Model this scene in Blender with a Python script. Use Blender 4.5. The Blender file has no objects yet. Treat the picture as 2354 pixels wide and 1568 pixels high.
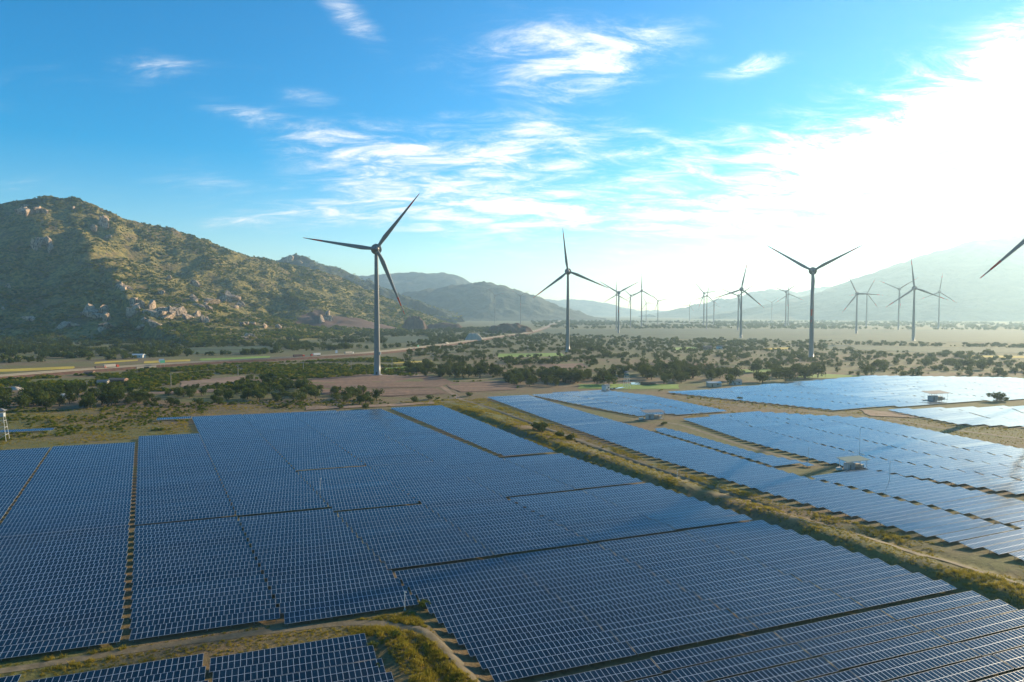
import bpy, bmesh, math, random
import numpy as np
from mathutils import Vector, Matrix, Euler

random.seed(7); rng = np.random.default_rng(7)
scene = bpy.context.scene
COL = scene.collection
R = math.radians

# ------------------------------------------------------------------ camera
H = 62.0                       # drone height (m)
FPX = 683.0                    # focal length in pixels of a 1024 px wide frame
PITCH = R(2.39)
cam_d = bpy.data.cameras.new('camera'); cam = bpy.data.objects.new('camera', cam_d); COL.objects.link(cam)
cam_d.sensor_width = 36.0; cam_d.lens = 36.0 * FPX / 1024.0
cam_d.clip_start = 1.0; cam_d.clip_end = 60000.0
cam.location = (0, 0, H); cam.rotation_euler = (math.pi / 2 - PITCH, 0, 0)
scene.camera = cam
scene.render.resolution_x, scene.render.resolution_y = 1024, 682

# ------------------------------------------------------------------ light
SUN_AZ, SUN_EL = R(50), R(16.5)
SUN_DIR = Vector((math.sin(SUN_AZ) * math.cos(SUN_EL), math.cos(SUN_AZ) * math.cos(SUN_EL), math.sin(SUN_EL)))
sun_d = bpy.data.lights.new('sun', 'SUN'); sun_d.energy = 5.0; sun_d.angle = R(0.5); sun_d.color = (1.0, 0.79, 0.50)
sun = bpy.data.objects.new('sun', sun_d); COL.objects.link(sun)
sun.rotation_euler = SUN_DIR.to_track_quat('Z', 'Y').to_euler(); sun.location = (800, 600, 900)

vs = scene.view_settings
scene.display_settings.display_device = 'sRGB'
vs.view_transform = 'Standard'; vs.look = 'None'; vs.exposure = 1.0; vs.gamma = 1.0; vs.use_curve_mapping = False
cy = scene.cycles
cy.max_bounces = 5; cy.diffuse_bounces = 2; cy.glossy_bounces = 3; cy.transmission_bounces = 3; cy.volume_bounces = 1; cy.transparent_max_bounces = 6
cy.caustics_reflective = False; cy.caustics_refractive = False
cy.use_denoising = True
try:
    cy.denoiser = 'OPENIMAGEDENOISE'; cy.denoising_input_passes = 'RGB_ALBEDO_NORMAL'
except Exception:
    pass
cy.sample_clamp_indirect = 4.0
cy.use_adaptive_sampling = True; cy.adaptive_threshold = 0.01

class NT:
    """tiny node-tree helper: every method returns an output socket"""
    def __init__(s, tree):
        s.t = tree; s.n = tree.nodes; s.l = tree.links
    def node(s, typ, **kw):
        nd = s.n.new(typ)
        for k, v in kw.items(): setattr(nd, k, v)
        return nd
    def put(s, sock, v):
        if isinstance(v, bpy.types.NodeSocket): s.l.new(v, sock)
        elif v is not None: sock.default_value = v
    def m(s, op, a, b=None, c=None, clamp=False):
        nd = s.node('ShaderNodeMath', operation=op, use_clamp=clamp)
        s.put(nd.inputs[0], a); s.put(nd.inputs[1], b); s.put(nd.inputs[2], c)
        return nd.outputs[0]
    def vm(s, op, a, b=None, out=0):
        nd = s.node('ShaderNodeVectorMath', operation=op)
        s.put(nd.inputs[0], a); s.put(nd.inputs[1], b)
        return nd.outputs['Value'] if op in ('DOT_PRODUCT', 'LENGTH') else nd.outputs[0]
    def noise(s, vec, scale, detail=4, rough=0.55, dist=0.0, col=False):
        nd = s.node('ShaderNodeTexNoise'); s.put(nd.inputs['Vector'], vec)
        nd.inputs['Scale'].default_value = scale; nd.inputs['Detail'].default_value = detail
        nd.inputs['Roughness'].default_value = rough; nd.inputs['Distortion'].default_value = dist
        return nd.outputs['Color' if col else 'Fac']
    def ramp(s, fac, stops, interp='LINEAR'):
        nd = s.node('ShaderNodeValToRGB'); s.put(nd.inputs[0], fac)
        cr = nd.color_ramp; cr.interpolation = interp
        while len(cr.elements) < len(stops): cr.elements.new(0.5)
        for e, (p, c) in zip(cr.elements, stops):
            e.position = p; e.color = (*c, 1) if len(c) == 3 else c
        return nd.outputs[0]
    def mapr(s, v, a, b, c=0.0, d=1.0, smooth=True):
        nd = s.node('ShaderNodeMapRange', interpolation_type='SMOOTHSTEP' if smooth else 'LINEAR')
        s.put(nd.inputs[0], v)
        for i, q in enumerate((a, b, c, d)): s.put(nd.inputs[i + 1], q)
        return nd.outputs[0]
    def mix(s, fac, a, b, mode='MIX'):
        nd = s.node('ShaderNodeMix', data_type='RGBA', blend_type=mode)
        s.put(nd.inputs['Factor'], fac)
        s.put(nd.inputs[6], a if not isinstance(a, tuple) else (*a, 1)[:4]); s.put(nd.inputs[7], b if not isinstance(b, tuple) else (*b, 1)[:4])
        return nd.outputs[2]
    def xyz(s, v):
        nd = s.node('ShaderNodeSeparateXYZ'); s.put(nd.inputs[0], v); return nd.outputs
    def comb(s, x, y, z):
        nd = s.node('ShaderNodeCombineXYZ')
        for i, q in enumerate((x, y, z)): s.put(nd.inputs[i], q)
        return nd.outputs[0]

# pixel helpers: preview pixels (2353 wide) of the photograph, used only to survey the ground
PS = 1024.0 / 2353.0
def ray(px, py):
    a = (px * PS - 512) / FPX; b = -(py * PS - 341) / FPX
    return np.array([a, math.cos(PITCH) + b * math.sin(PITCH), -math.sin(PITCH) + b * math.cos(PITCH)])
def gp(px, py, z=0.0):
    d = ray(px, py); t = (z - H) / d[2]
    return np.array([d[0] * t, d[1] * t])
def at_depth(px, py, D):
    d = ray(px, py); t = D / d[1]
    return np.array([d[0] * t, D, H + d[2] * t])
def azel(px, py):
    d = ray(px, py)
    return math.degrees(math.atan2(d[0], d[1])), math.degrees(math.atan2(d[2], math.hypot(d[0], d[1])))

# ------------------------------------------------------------------ sky
world = bpy.data.worlds.new('World'); scene.world = world; world.use_nodes = True
world.cycles.sampling_method = 'MANUAL'; world.cycles.sample_map_resolution = 1024
wt = world.node_tree; wt.nodes.clear(); w = NT(wt)
tc = w.node('ShaderNodeTexCoord').outputs['Generated']
sky = w.node('ShaderNodeTexSky', sky_type='NISHITA'); sky.sun_disc = False
sky.sun_elevation = SUN_EL; sky.sun_rotation = SUN_AZ; sky.altitude = 60; sky.air_density = 1.0; sky.dust_density = 0.05; sky.ozone_density = 2.2
hsv = w.node('ShaderNodeHueSaturation'); hsv.inputs['Saturation'].default_value = 1.72; hsv.inputs['Hue'].default_value = 0.499; hsv.inputs['Value'].default_value = 1.0
w.put(hsv.inputs['Color'], sky.outputs[0])
d = w.xyz(w.vm('NORMALIZE', tc))
az = w.m('MULTIPLY', w.m('ARCTAN2', d[0], d[1]), 57.29578)
el = w.m('MULTIPLY', w.m('ARCSINE', d[2]), 57.29578)
den = w.m('ADD', w.m('MAXIMUM', d[2], 0.0), 0.24)
plane = w.comb(w.m('DIVIDE', d[0], den), w.m('DIVIDE', d[1], den), 0.0)       # cirrus deck seen in perspective
def rot2(v, deg, sx, sy):
    nd = w.node('ShaderNodeMapping'); w.put(nd.inputs['Vector'], v)
    nd.inputs['Rotation'].default_value = (0, 0, R(deg)); nd.inputs['Scale'].default_value = (sx, sy, 1)
    return nd.outputs[0]
fine = w.mapr(w.noise(rot2(plane, -32, 1.0, 2.3), 4.6, 13, 0.70, 0.55), 0.32, 0.70, smooth=False)
broad = w.noise(rot2(plane, -25, 1.0, 1.7), 1.0, 5, 0.5, 0.4)
def blob(px, py, sx, sy, tilt=0.0):
    a0, e0 = azel(px, py)
    da = w.m('SUBTRACT', az, a0); de = w.m('SUBTRACT', el, e0)
    c, s_ = math.cos(R(tilt)), math.sin(R(tilt))
    u = w.m('ADD', w.m('MULTIPLY', da, c / sx), w.m('MULTIPLY', de, s_ / sx))
    v = w.m('ADD', w.m('MULTIPLY', da, -s_ / sy), w.m('MULTIPLY', de, c / sy))
    q = w.m('ADD', w.m('MULTIPLY', u, u), w.m('MULTIPLY', v, v))
    return w.m('EXPONENT', w.m('MULTIPLY', q, -1.0))
BLOBS = [(1240, 118, 8.5, 2.2, 4, 0.46), (1370, 165, 5.0, 1.7, 14, 0.46), (800, 35, 3.0, 1.2, -38, 0.42), (1740, 148, 2.6, 0.7, 4, 0.5), (2190, 330, 12, 4.6, 14, 1.0), (2330, 230, 6, 3.2, 25, 0.45), (1000, 430, 17, 3.0, 4, 0.20), (1450, 420, 14, 3.0, 8, 0.22),
         (1850, 420, 12, 2.2, 14, 0.42), (1180, 492, 7.5, 1.5, 0, 0.66), (1600, 500, 9, 1.6, 3, 0.34), (820, 335, 6.0, 1.9, -6, 0.40), (1190, 335, 3.8, 1.3, 24, 0.42),
         (560, 262, 3.4, 0.8, -10, 0.34), (715, 222, 2.2, 0.6, 0, 0.30), (350, 142, 2.0, 0.8, 12, 0.26), (900, 440, 6, 1.5, 4, 0.33), (730, 500, 5, 0.7, 4, 0.25), (480, 425, 3.6, 0.5, 0, 0.16)]
cov = None
for (px, py, sx, sy, tl, wt_) in BLOBS:
    b_ = w.m('MULTIPLY', blob(px, py, sx, sy, tl), wt_)
    cov = b_ if cov is None else w.m('ADD', cov, b_)
# away from the surveyed clouds the same thin cirrus goes on round the whole sky
general = w.m('ADD', w.m('MULTIPLY', w.mapr(broad, 0.50, 0.74), 0.34), w.m('MULTIPLY', w.mapr(broad, 0.30, 0.62), w.mapr(el, 22, 4, 0.0, 0.13)))
cov = w.m('ADD', cov, general)
wisp = w.m('ADD', 0.22, w.m('MULTIPLY', w.m('POWER', fine, 1.6), 1.95))
dens = w.mapr(w.m('MULTIPLY', cov, wisp), 0.05, 1.0)
sd = w.vm('DOT_PRODUCT', w.vm('NORMALIZE', tc), tuple(SUN_DIR))
fwd = w.m('POWER', w.m('MAXIMUM', sd, 0.0), 9.0)                                # thin cloud scatters strongly forward
cb = w.m('ADD', 6.4, w.m('MULTIPLY', fwd, 5.5))
cw = w.vm('MULTIPLY', w.comb(cb, cb, cb), (1.0, 0.985, 0.97))
skycol = w.mix(dens, hsv.outputs[0], cw)
bg = w.node('ShaderNodeBackground'); w.put(bg.inputs[0], skycol); bg.inputs[1].default_value = 0.10
wo = w.node('ShaderNodeOutputWorld'); wt.links.new(bg.outputs[0], wo.inputs[0])

# ------------------------------------------------------------------ helpers
def link(o, parent=None):
    COL.objects.link(o)
    if parent is not None: o.parent = parent
    return o
def tag(o, label=None, cat=None, group=None, kind=None):
    if label: o['label'] = label
    if cat: o['category'] = cat
    if group: o['group'] = group
    if kind: o['kind'] = kind
    return o
def empty(name, loc=(0, 0, 0), rz=0.0):
    o = bpy.data.objects.new(name, None); o.location = loc; o.rotation_euler = (0, 0, rz); o.empty_display_size = 1
    return link(o)
def mesh(name, v, f, mats=(), mi=None, smooth=False):
    me = bpy.data.meshes.new(name)
    me.from_pydata([tuple(map(float, q)) for q in v], [], [tuple(map(int, q)) for q in f])
    for m_ in mats: me.materials.append(m_)
    if mi is not None: me.polygons.foreach_set('material_index', np.asarray(mi, dtype=np.int32))
    if smooth: me.polygons.foreach_set('use_smooth', np.ones(len(me.polygons), dtype=bool))
    me.update(); return me
def obj(name, me, parent=None, loc=(0, 0, 0), rot=(0, 0, 0)):
    o = bpy.data.objects.new(name, me); o.location = loc; o.rotation_euler = rot
    return link(o, parent)
def grid_mesh(name, X, Y, Z, mats, smooth=True, mi=None):
    ny, nx = Z.shape
    me = bpy.data.meshes.new(name)
    co = np.stack([X, Y, Z], -1).reshape(-1, 3).astype(np.float32)
    i = np.arange(nx * ny).reshape(ny, nx)
    q = np.stack([i[:-1, :-1], i[:-1, 1:], i[1:, 1:], i[1:, :-1]], -1).reshape(-1, 4).astype(np.int32)
    me.vertices.add(len(co)); me.vertices.foreach_set('co', co.ravel())
    me.loops.add(q.size); me.loops.foreach_set('vertex_index', q.ravel())
    me.polygons.add(len(q)); me.polygons.foreach_set('loop_start', np.arange(0, q.size, 4, dtype=np.int32))
    me.polygons.foreach_set('use_smooth', np.full(len(q), smooth))
    for m_ in mats: me.materials.append(m_)
    if mi is not None: me.polygons.foreach_set('material_index', mi.ravel().astype(np.int32))
    me.update(calc_edges=True); return me
class MB:
    """collects boxes / tubes / lathes into one mesh"""
    def __init__(s): s.v = []; s.f = []; s.mi = []
    def add(s, v, f, mi=0):
        o = len(s.v); s.v += [tuple(q) for q in v]; s.f += [tuple(i + o for i in q) for q in f]; s.mi += [mi] * len(f); return s
    def box(s, cx, cy, cz, sx, sy, sz, mi=0, rz=0.0, taper=1.0):
        c, n = math.cos(rz), math.sin(rz); v = []
        for k in (-.5, .5):
            t = 1 if k < 0 else taper
            for (i, j) in ((-.5, -.5), (.5, -.5), (.5, .5), (-.5, .5)):
                x, y = i * sx * t, j * sy * t
                v.append((cx + c * x - n * y, cy + n * x + c * y, cz + k * sz))
        return s.add(v, [(3, 2, 1, 0), (4, 5, 6, 7), (0, 1, 5, 4), (1, 2, 6, 5), (2, 3, 7, 6), (3, 0, 4, 7)], mi)
    def tube(s, p, q, r0, r1=None, n=6, mi=0):
        r1 = r0 if r1 is None else r1
        p, q = Vector(p), Vector(q); ax = (q - p).normalized()
        a = ax.orthogonal().normalized(); b = ax.cross(a); v = []
        for (c, r) in ((p, r0), (q, r1)):
            for k in range(n):
                t = 2 * math.pi * k / n; v.append(tuple(c + a * (r * math.cos(t)) + b * (r * math.sin(t))))
        f = [(k, (k + 1) % n, n + (k + 1) % n, n + k) for k in range(n)] + [tuple(range(n))[::-1], tuple(range(n, 2 * n))]
        return s.add(v, f, mi)
    def lathe(s, prof, n=20, mi=0, axis='Z'):
        v = []
        for (r, z) in prof:
            for k in range(n):
                t = 2 * math.pi * k / n
                v.append((r * math.cos(t), r * math.sin(t), z) if axis == 'Z' else (r * math.cos(t), z, r * math.sin(t)))
        f = []
        for j in range(len(prof) - 1):
            for k in range(n):
                a, b = j * n + k, j * n + (k + 1) % n
                f.append((a, b, b + n, a + n) if axis == 'Z' else (b, a, a + n, b + n))
        return s.add(v, f, mi)
    def me(s, name, mats, smooth=False): return mesh(name, s.v, s.f, mats, s.mi, smooth)
    def build(s, name, mats, parent=None, smooth=False, loc=(0, 0, 0), rot=(0, 0, 0)):
        return obj(name, s.me(name, mats, smooth), parent, loc, rot)

# value noise
_perm = np.random.default_rng(3).random((256, 256))
def vn(x, y):
    x = np.asarray(x, float); y = np.asarray(y, float)
    xi = np.floor(x).astype(int); yi = np.floor(y).astype(int); fx = x - xi; fy = y - yi
    fx = fx * fx * (3 - 2 * fx); fy = fy * fy * (3 - 2 * fy)
    h = lambda a, b: _perm[a & 255, b & 255]
    return (h(xi, yi) * (1 - fx) + h(xi + 1, yi) * fx) * (1 - fy) + (h(xi, yi + 1) * (1 - fx) + h(xi + 1, yi + 1) * fx) * fy
def fbm(x, y, o=4, g=0.5):
    s = 0; a = 1; t = 0
    for k in range(o):
        s = s + a * vn(x * 2 ** k + 17.3 * k, y * 2 ** k + 9.1 * k); t += a; a *= g
    return s / t * 2 - 1
def sstep(a, b, x):
    t = np.clip((np.asarray(x, float) - a) / (b - a), 0, 1); return t * t * (3 - 2 * t)
def inpoly(pts, poly):
    x, y = pts[:, 0], pts[:, 1]; r = np.zeros(len(pts), bool); n = len(poly)
    for i in range(n):
        x0, y0 = poly[i]; x1, y1 = poly[(i + 1) % n]
        c = ((y0 > y) != (y1 > y)) & (x < (x1 - x0) * (y - y0) / (y1 - y0 + 1e-12) + x0)
        r ^= c
    return r

# ------------------------------------------------------------------ materials
MATS = {}
def mat(name):
    m_ = bpy.data.materials.new(name); m_.use_nodes = True; m_.node_tree.nodes.clear()
    t = NT(m_.node_tree); MATS[name] = m_
    out = t.node('ShaderNodeOutputMaterial')
    return m_, t, out
def principled(t, out, base, rough=0.8, metal=0.0, ior=1.45, spec=None, bump=None, bstr=0.5, bdist=0.1):
    p = t.node('ShaderNodeBsdfPrincipled')
    t.put(p.inputs['Base Color'], (*base, 1) if isinstance(base, tuple) else base)
    t.put(p.inputs['Roughness'], rough); p.inputs['Metallic'].default_value = metal; t.put(p.inputs['IOR'], ior)
    if spec is not None: t.put(p.inputs['Specular IOR Level'], spec)
    if bump is not None:
        b = t.node('ShaderNodeBump'); t.put(b.inputs['Height'], bump); b.inputs['Strength'].default_value = bstr; b.inputs['Distance'].default_value = bdist
        t.l.new(b.outputs[0], p.inputs['Normal'])
    t.l.new(p.outputs[0], out.inputs['Surface']); return p
def simple(name, col, rough=0.6, metal=0.0, var=0.12, scale=3.0):
    m_, t, out = mat(name)
    co = t.node('ShaderNodeTexCoord').outputs['Object']
    n = t.noise(co, scale, 5, 0.6)
    c = t.mix(n, tuple(q * (1 - var) for q in col), tuple(min(1, q * (1 + var)) for q in col))
    principled(t, out, c, rough, metal); return m_
def position(t): return t.node('ShaderNodeNewGeometry').outputs['Position']

# ground: dry grass, bare red-brown earth, green patches
m_, t, out = mat('ground'); P = position(t)
flat = t.vm('MULTIPLY', P, (1, 1, 0))
big = t.noise(t.vm('MULTIPLY', flat, (1, 2.2, 1)), 0.006, 5, 0.6, 0.6)
mid = t.noise(t.vm('MULTIPLY', flat, (1, 1.6, 1)), 0.045, 5, 0.62, 0.4)
sml = t.noise(flat, 0.55, 6, 0.7, 0.3)
tiny = t.noise(flat, 3.1, 4, 0.7)
dry = t.mix(tiny, (0.11, 0.082, 0.030), (0.27, 0.195, 0.070))
soil = t.mix(sml, (0.12, 0.075, 0.036), (0.28, 0.17, 0.085))
green = t.mix(sml, (0.070, 0.082, 0.018), (0.20, 0.185, 0.040))
c = t.mix(t.mapr(mid, 0.30, 0.54), dry, green)
c = t.mix(t.m('MULTIPLY', t.mapr(big, 0.42, 0.58), t.mapr(t.xyz(P)[1], 750, 1500, 0.85, 0.22)), c, soil)
c = t.mix(t.mapr(t.xyz(P)[1], 700, 1300, 0.0, 0.7), c, t.mix(mid, (0.045, 0.070, 0.016), (0.12, 0.125, 0.035)))      # the irrigated plain is greener
c = t.mix(t.mapr(sml, 0.46, 0.66), c, t.mix(0.7, c, (0.022, 0.028, 0.008)))
principled(t, out, c, 0.95, bump=t.m('ADD', t.m('MULTIPLY', sml, 1.0), t.m('MULTIPLY', tiny, 0.35)), bstr=0.9, bdist=0.5)

# far pasture / crops / ploughed earth
def field_mat(name, a, b, stripe=0.0, ang=0.0):
    m_, t, out = mat(name); P = t.vm('MULTIPLY', position(t), (1, 1, 0))
    n = t.noise(P, 0.25, 5, 0.65); n2 = t.noise(P, 0.02, 3, 0.5)
    c = t.mix(t.mapr(n, 0.3, 0.7), a, b)
    c = t.mix(t.m('MULTIPLY', t.mapr(n2, 0.4, 0.7), 0.5), c, tuple(0.6 * q for q in a))
    if stripe:
        mp = t.node('ShaderNodeMapping'); t.put(mp.inputs['Vector'], P); mp.inputs['Rotation'].default_value = (0, 0, ang)
        s = t.noise(t.vm('MULTIPLY', mp.outputs[0], (0.02, 1, 0)), stripe, 2, 0.5)
        c = t.mix(t.m('MULTIPLY', t.mapr(s, 0.45, 0.62), 0.55), c, tuple(0.45 * q for q in a))
    principled(t, out, c, 0.95, bump=n, bstr=0.7, bdist=0.4); return m_
field_mat('ploughed', (0.15, 0.078, 0.042), (0.27, 0.15, 0.085), 0.22, R(-8))
field_mat('rice_green', (0.14, 0.24, 0.02), (0.22, 0.33, 0.035))
field_mat('ripe_yellow', (0.42, 0.30, 0.02), (0.56, 0.42, 0.04))
field_mat('pasture', (0.026, 0.060, 0.018), (0.055, 0.090, 0.030), 0.05, R(4))
field_mat('bare_earth', (0.20, 0.128, 0.078), (0.32, 0.205, 0.13))
field_mat('gravel', (0.12, 0.095, 0.05), (0.23, 0.18, 0.105))
field_mat('asphalt', (0.11, 0.09, 0.065), (0.17, 0.14, 0.105))
# hill
m_, t, out = mat('hill'); P = position(t)
n1 = t.noise(P, 0.012, 6, 0.62, 0.4); n2 = t.noise(P, 0.09, 5, 0.7)
c = t.mix(t.mapr(n2, 0.35, 0.65), (0.050, 0.062, 0.009), (0.30, 0.225, 0.045))
c = t.mix(t.m('MULTIPLY', t.mapr(n1, 0.50, 0.66), 0.6), c, (0.125, 0.082, 0.045))
principled(t, out, c, 0.95, bump=n2, bstr=1.0, bdist=5.0)
m_, t, out = mat('far_hill'); P = position(t)
n1 = t.noise(P, 0.004, 8, 0.65, 0.5)
c = t.mix(t.mapr(n1, 0.35, 0.65), (0.022, 0.036, 0.020), (0.075, 0.085, 0.05))
principled(t, out, c, 0.95, bump=n1, bstr=1.0, bdist=40.0)
m_, t, out = mat('granite'); P = position(t)
n1 = t.noise(P, 0.16, 6, 0.65, 0.6); n2 = t.noise(t.vm('MULTIPLY', P, (1, 1, 0.25)), 0.30, 5, 0.7)
c = t.mix(t.mapr(n1, 0.3, 0.7), (0.25, 0.17, 0.105), (0.62, 0.46, 0.32))
c = t.mix(t.mapr(n2, 0.50, 0.60), c, (0.075, 0.06, 0.042))
principled(t, out, c, 0.9, bump=t.m('ADD', n1, n2), bstr=1.0, bdist=2.0)
field_mat('red_soil', (0.085, 0.042, 0.026), (0.17, 0.092, 0.058))
# water
m_, t, out = mat('water'); principled(t, out, (0.03, 0.05, 0.06), 0.06, ior=1.33, bump=t.noise(position(t), 0.8, 3, 0.5), bstr=0.05)
# foliage: leaf cards, part translucent, each plant its own hue
def leaf_mat(name, a, b, c_, trans=0.3):
    m_, t, out = mat(name)
    rnd = t.node('ShaderNodeObjectInfo').outputs['Random']
    n = t.noise(t.node('ShaderNodeTexCoord').outputs['Object'], 0.9, 3, 0.6)
    col = t.ramp(t.m('ADD', t.m('MULTIPLY', rnd, 0.65), t.m('MULTIPLY', n, 0.35)), [(0.1, a), (0.55, b), (0.95, c_)])
    df = t.node('ShaderNodeBsdfDiffuse'); t.put(df.inputs[0], col)
    tr = t.node('ShaderNodeBsdfTranslucent'); t.put(tr.inputs[0], t.mix(0.5, col, (0.09, 0.10, 0.015)))
    ms = t.node('ShaderNodeMixShader'); ms.inputs[0].default_value = trans
    t.l.new(df.outputs[0], ms.inputs[1]); t.l.new(tr.outputs[0], ms.inputs[2]); t.l.new(ms.outputs[0], out.inputs[0]); return m_
leaf_mat('leaf_dark', (0.028, 0.050, 0.013), (0.052, 0.078, 0.018), (0.095, 0.115, 0.026), 0.4)
leaf_mat('leaf_light', (0.045, 0.072, 0.014), (0.085, 0.115, 0.024), (0.15, 0.155, 0.036))
leaf_mat('leaf_scrub', (0.020, 0.060, 0.005), (0.12, 0.18, 0.010), (0.42, 0.31, 0.028), 0.5)
leaf_mat('grass_blade', (0.18, 0.175, 0.022), (0.42, 0.32, 0.045), (0.62, 0.44, 0.09), 0.6)
simple('bark', (0.10, 0.075, 0.05), 0.95, 0, 0.3, 6)
# solar panel: aluminium frame and coated glass over dark blue cells
simple('aluminium', (0.50, 0.53, 0.56), 0.45, 0.3, 0.06, 2.0)
simple('galvanised', (0.33, 0.34, 0.35), 0.55, 0.5, 0.12, 2.0)
m_, t, out = mat('panel_glass')
rnd = t.node('ShaderNodeObjectInfo').outputs['Random']
dust = t.noise(position(t), 0.05, 5, 0.65); dust2 = t.noise(position(t), 0.9, 3, 0.6)
c = t.mix(rnd, (0.0010, 0.0085, 0.019), (0.0022, 0.0150, 0.032))
c = t.mix(t.m('MULTIPLY', t.mapr(dust, 0.4, 0.75), 0.05), c, (0.15, 0.14, 0.12))
df = t.node('ShaderNodeBsdfDiffuse'); t.put(df.inputs[0], c)
gl = t.node('ShaderNodeBsdfGlossy'); gl.inputs['Color'].default_value = (0.84, 0.97, 0.98, 1); t.put(gl.inputs['Roughness'], t.m('ADD', 0.07, t.m('MULTIPLY', dust, 0.10)))
lw = t.node('ShaderNodeLayerWeight'); lw.inputs['Blend'].default_value = 0.5                       # facing = 1 - cos(angle)
fr = t.m('ADD', 0.016, t.m('MULTIPLY', t.m('POWER', lw.outputs['Facing'], 3.7), 1.0), clamp=True)
ms = t.node('ShaderNodeMixShader'); t.put(ms.inputs[0], fr); t.l.new(df.outputs[0], ms.inputs[1]); t.l.new(gl.outputs[0], ms.inputs[2]); t.l.new(ms.outputs[0], out.inputs[0])
simple('panel_back', (0.30, 0.31, 0.32), 0.8)
# turbines and small structures
simple('turbine_white', (0.20, 0.198, 0.19), 0.45, 0, 0.05, 0.2)
simple('turbine_red', (0.55, 0.05, 0.02), 0.5, 0, 0.05, 0.2)
simple('dark_metal', (0.05, 0.05, 0.05), 0.6)
simple('concrete', (0.30, 0.27, 0.22), 0.9, 0, 0.18, 1.5)
simple('white_paint', (0.60, 0.59, 0.55), 0.6, 0, 0.08, 1.0)
simple('white_wall', (0.66, 0.63, 0.58), 0.85, 0, 0.15, 0.8)
simple('roof_teal', (0.07, 0.17, 0.17), 0.85, 0.0, 0.12, 0.8)
simple('roof_rust', (0.30, 0.17, 0.11), 0.8, 0, 0.2, 1.0)
simple('roof_grey', (0.17, 0.17, 0.17), 0.7, 0, 0.15, 1.0)
simple('grey_container', (0.40, 0.43, 0.45), 0.55, 0.1, 0.12, 1.0)
simple('cab_red', (0.50, 0.07, 0.03), 0.35)
simple('cab_white', (0.70, 0.69, 0.66), 0.35)
simple('cargo_tan', (0.46, 0.40, 0.33), 0.8, 0, 0.15, 0.6)
simple('cargo_white', (0.66, 0.64, 0.60), 0.7, 0, 0.1, 0.6)
simple('cargo_dark', (0.16, 0.10, 0.08), 0.8, 0, 0.2, 0.6)
simple('rubber', (0.02, 0.02, 0.02), 0.9)
simple('glass_dark', (0.02, 0.025, 0.03), 0.1)
simple('sign_green', (0.01, 0.20, 0.13), 0.4)
simple('sign_blue', (0.10, 0.18, 0.30), 0.4)
simple('rock_pale', (0.42, 0.36, 0.29), 0.9, 0, 0.3, 0.8)
M = MATS

# ------------------------------------------------------------------ survey of the solar farm
hu, hw = R(69.5), R(-28.3)
FO = np.array([-71.7, 125.4]); FU = np.array([math.sin(hu), math.cos(hu)]); FW = np.array([math.sin(hw), math.cos(hw)])
FI = np.linalg.inv(np.column_stack([FU, FW]))
def uw2xy(u, v): return FO + u * FU + v * FW
def xy2uw(x, y):
    dx, dy = np.asarray(x) - FO[0], np.asarray(y) - FO[1]
    return FI[0, 0] * dx + FI[0, 1] * dy, FI[1, 0] * dx + FI[1, 1] * dy
# left edge of the eastern field in farm coordinates: u as a function of w
def east_edge(v): return np.interp(v, [-60, -31, -7, 34, 105, 330, 420], [201, 196.5, 191, 188.5, 193, 221.5, 233])
def base_z(x, y):
    r = np.hypot(x, y)
    return 0.45 * fbm(x / 120.0 + 5, y / 120.0 + 2, 2) * (1 - sstep(520, 900, r))
def ground_z(x, y):
    x = np.asarray(x, float); y = np.asarray(y, float)
    z = base_z(x, y)
    u, v = xy2uw(x, y); e = east_edge(v)
    f_edge = np.interp(v, [-60, 20, 132, 297, 360], [162.5, 165, 167, 179, 184])
    s = (u - f_edge) / (e - f_edge)
    inside = (v > -90) & (v < 330)
    fade = (1 - sstep(240, 330, v))
    lump = fbm(x / 9.0, y / 9.0, 3); lump2 = fbm(x / 3.4, y / 3.4, 2)
    berm = sstep(0.03, 0.17, s + 0.04 * lump) * (1 - sstep(0.20, 0.66, s)) * 1.7 + sstep(0.0, 0.1, s) * (1 - sstep(0.34, 0.6, s)) * (0.7 * lump + 0.35 * lump2)
    berm -= 0.7 * np.exp(-((s - 0.62 - 0.02 * lump) / 0.035) ** 2)
    z = z + np.where(inside & (s > 0) & (s < 1), berm * fade, 0)
    # rough bank beside the near corner block
    k = sstep(40.5, 43, u) * (1 - sstep(51, 54, u)) * sstep(-80, -70, v) * (1 - sstep(-15, -9, v))
    z = z + k * (0.9 + 0.8 * lump + 0.35 * lump2) * np.where(u < 47.3, np.clip((47.3 - u) / 3.0, 0, 1), np.clip((u - 47.3) / 2.5, 0, 1)) * 0.9
    # open rough ground west of the farm
    q = sstep(345, 380, y) * (1 - sstep(650, 820, y)) * (1 - sstep(-60, 0, x))
    z = z + q * 0.7 * fbm(x / 22, y / 14, 3)
    return z

# ------------------------------------------------------------------ ground sheet
def axis(lo, hi, step, far_lo, far_hi, grow=1.11):
    c = list(np.arange(lo, hi + step, step)); s = step; x = c[-1]
    while x < far_hi: s *= grow; x += s; c.append(x)
    s = step; x = lo; pre = []
    while x > far_lo: s *= grow; x -= s; pre.append(x)
    return np.array(pre[::-1] + c)
gx = axis(-330, 300, 2.2, -15000, 15000); gy = axis(70, 560, 2.2, -3000, 19000)
GX, GY = np.meshgrid(gx, gy)
tag(obj('ground', grid_mesh('ground', GX, GY, ground_z(GX, GY), [M['ground']])), kind='structure')

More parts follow.
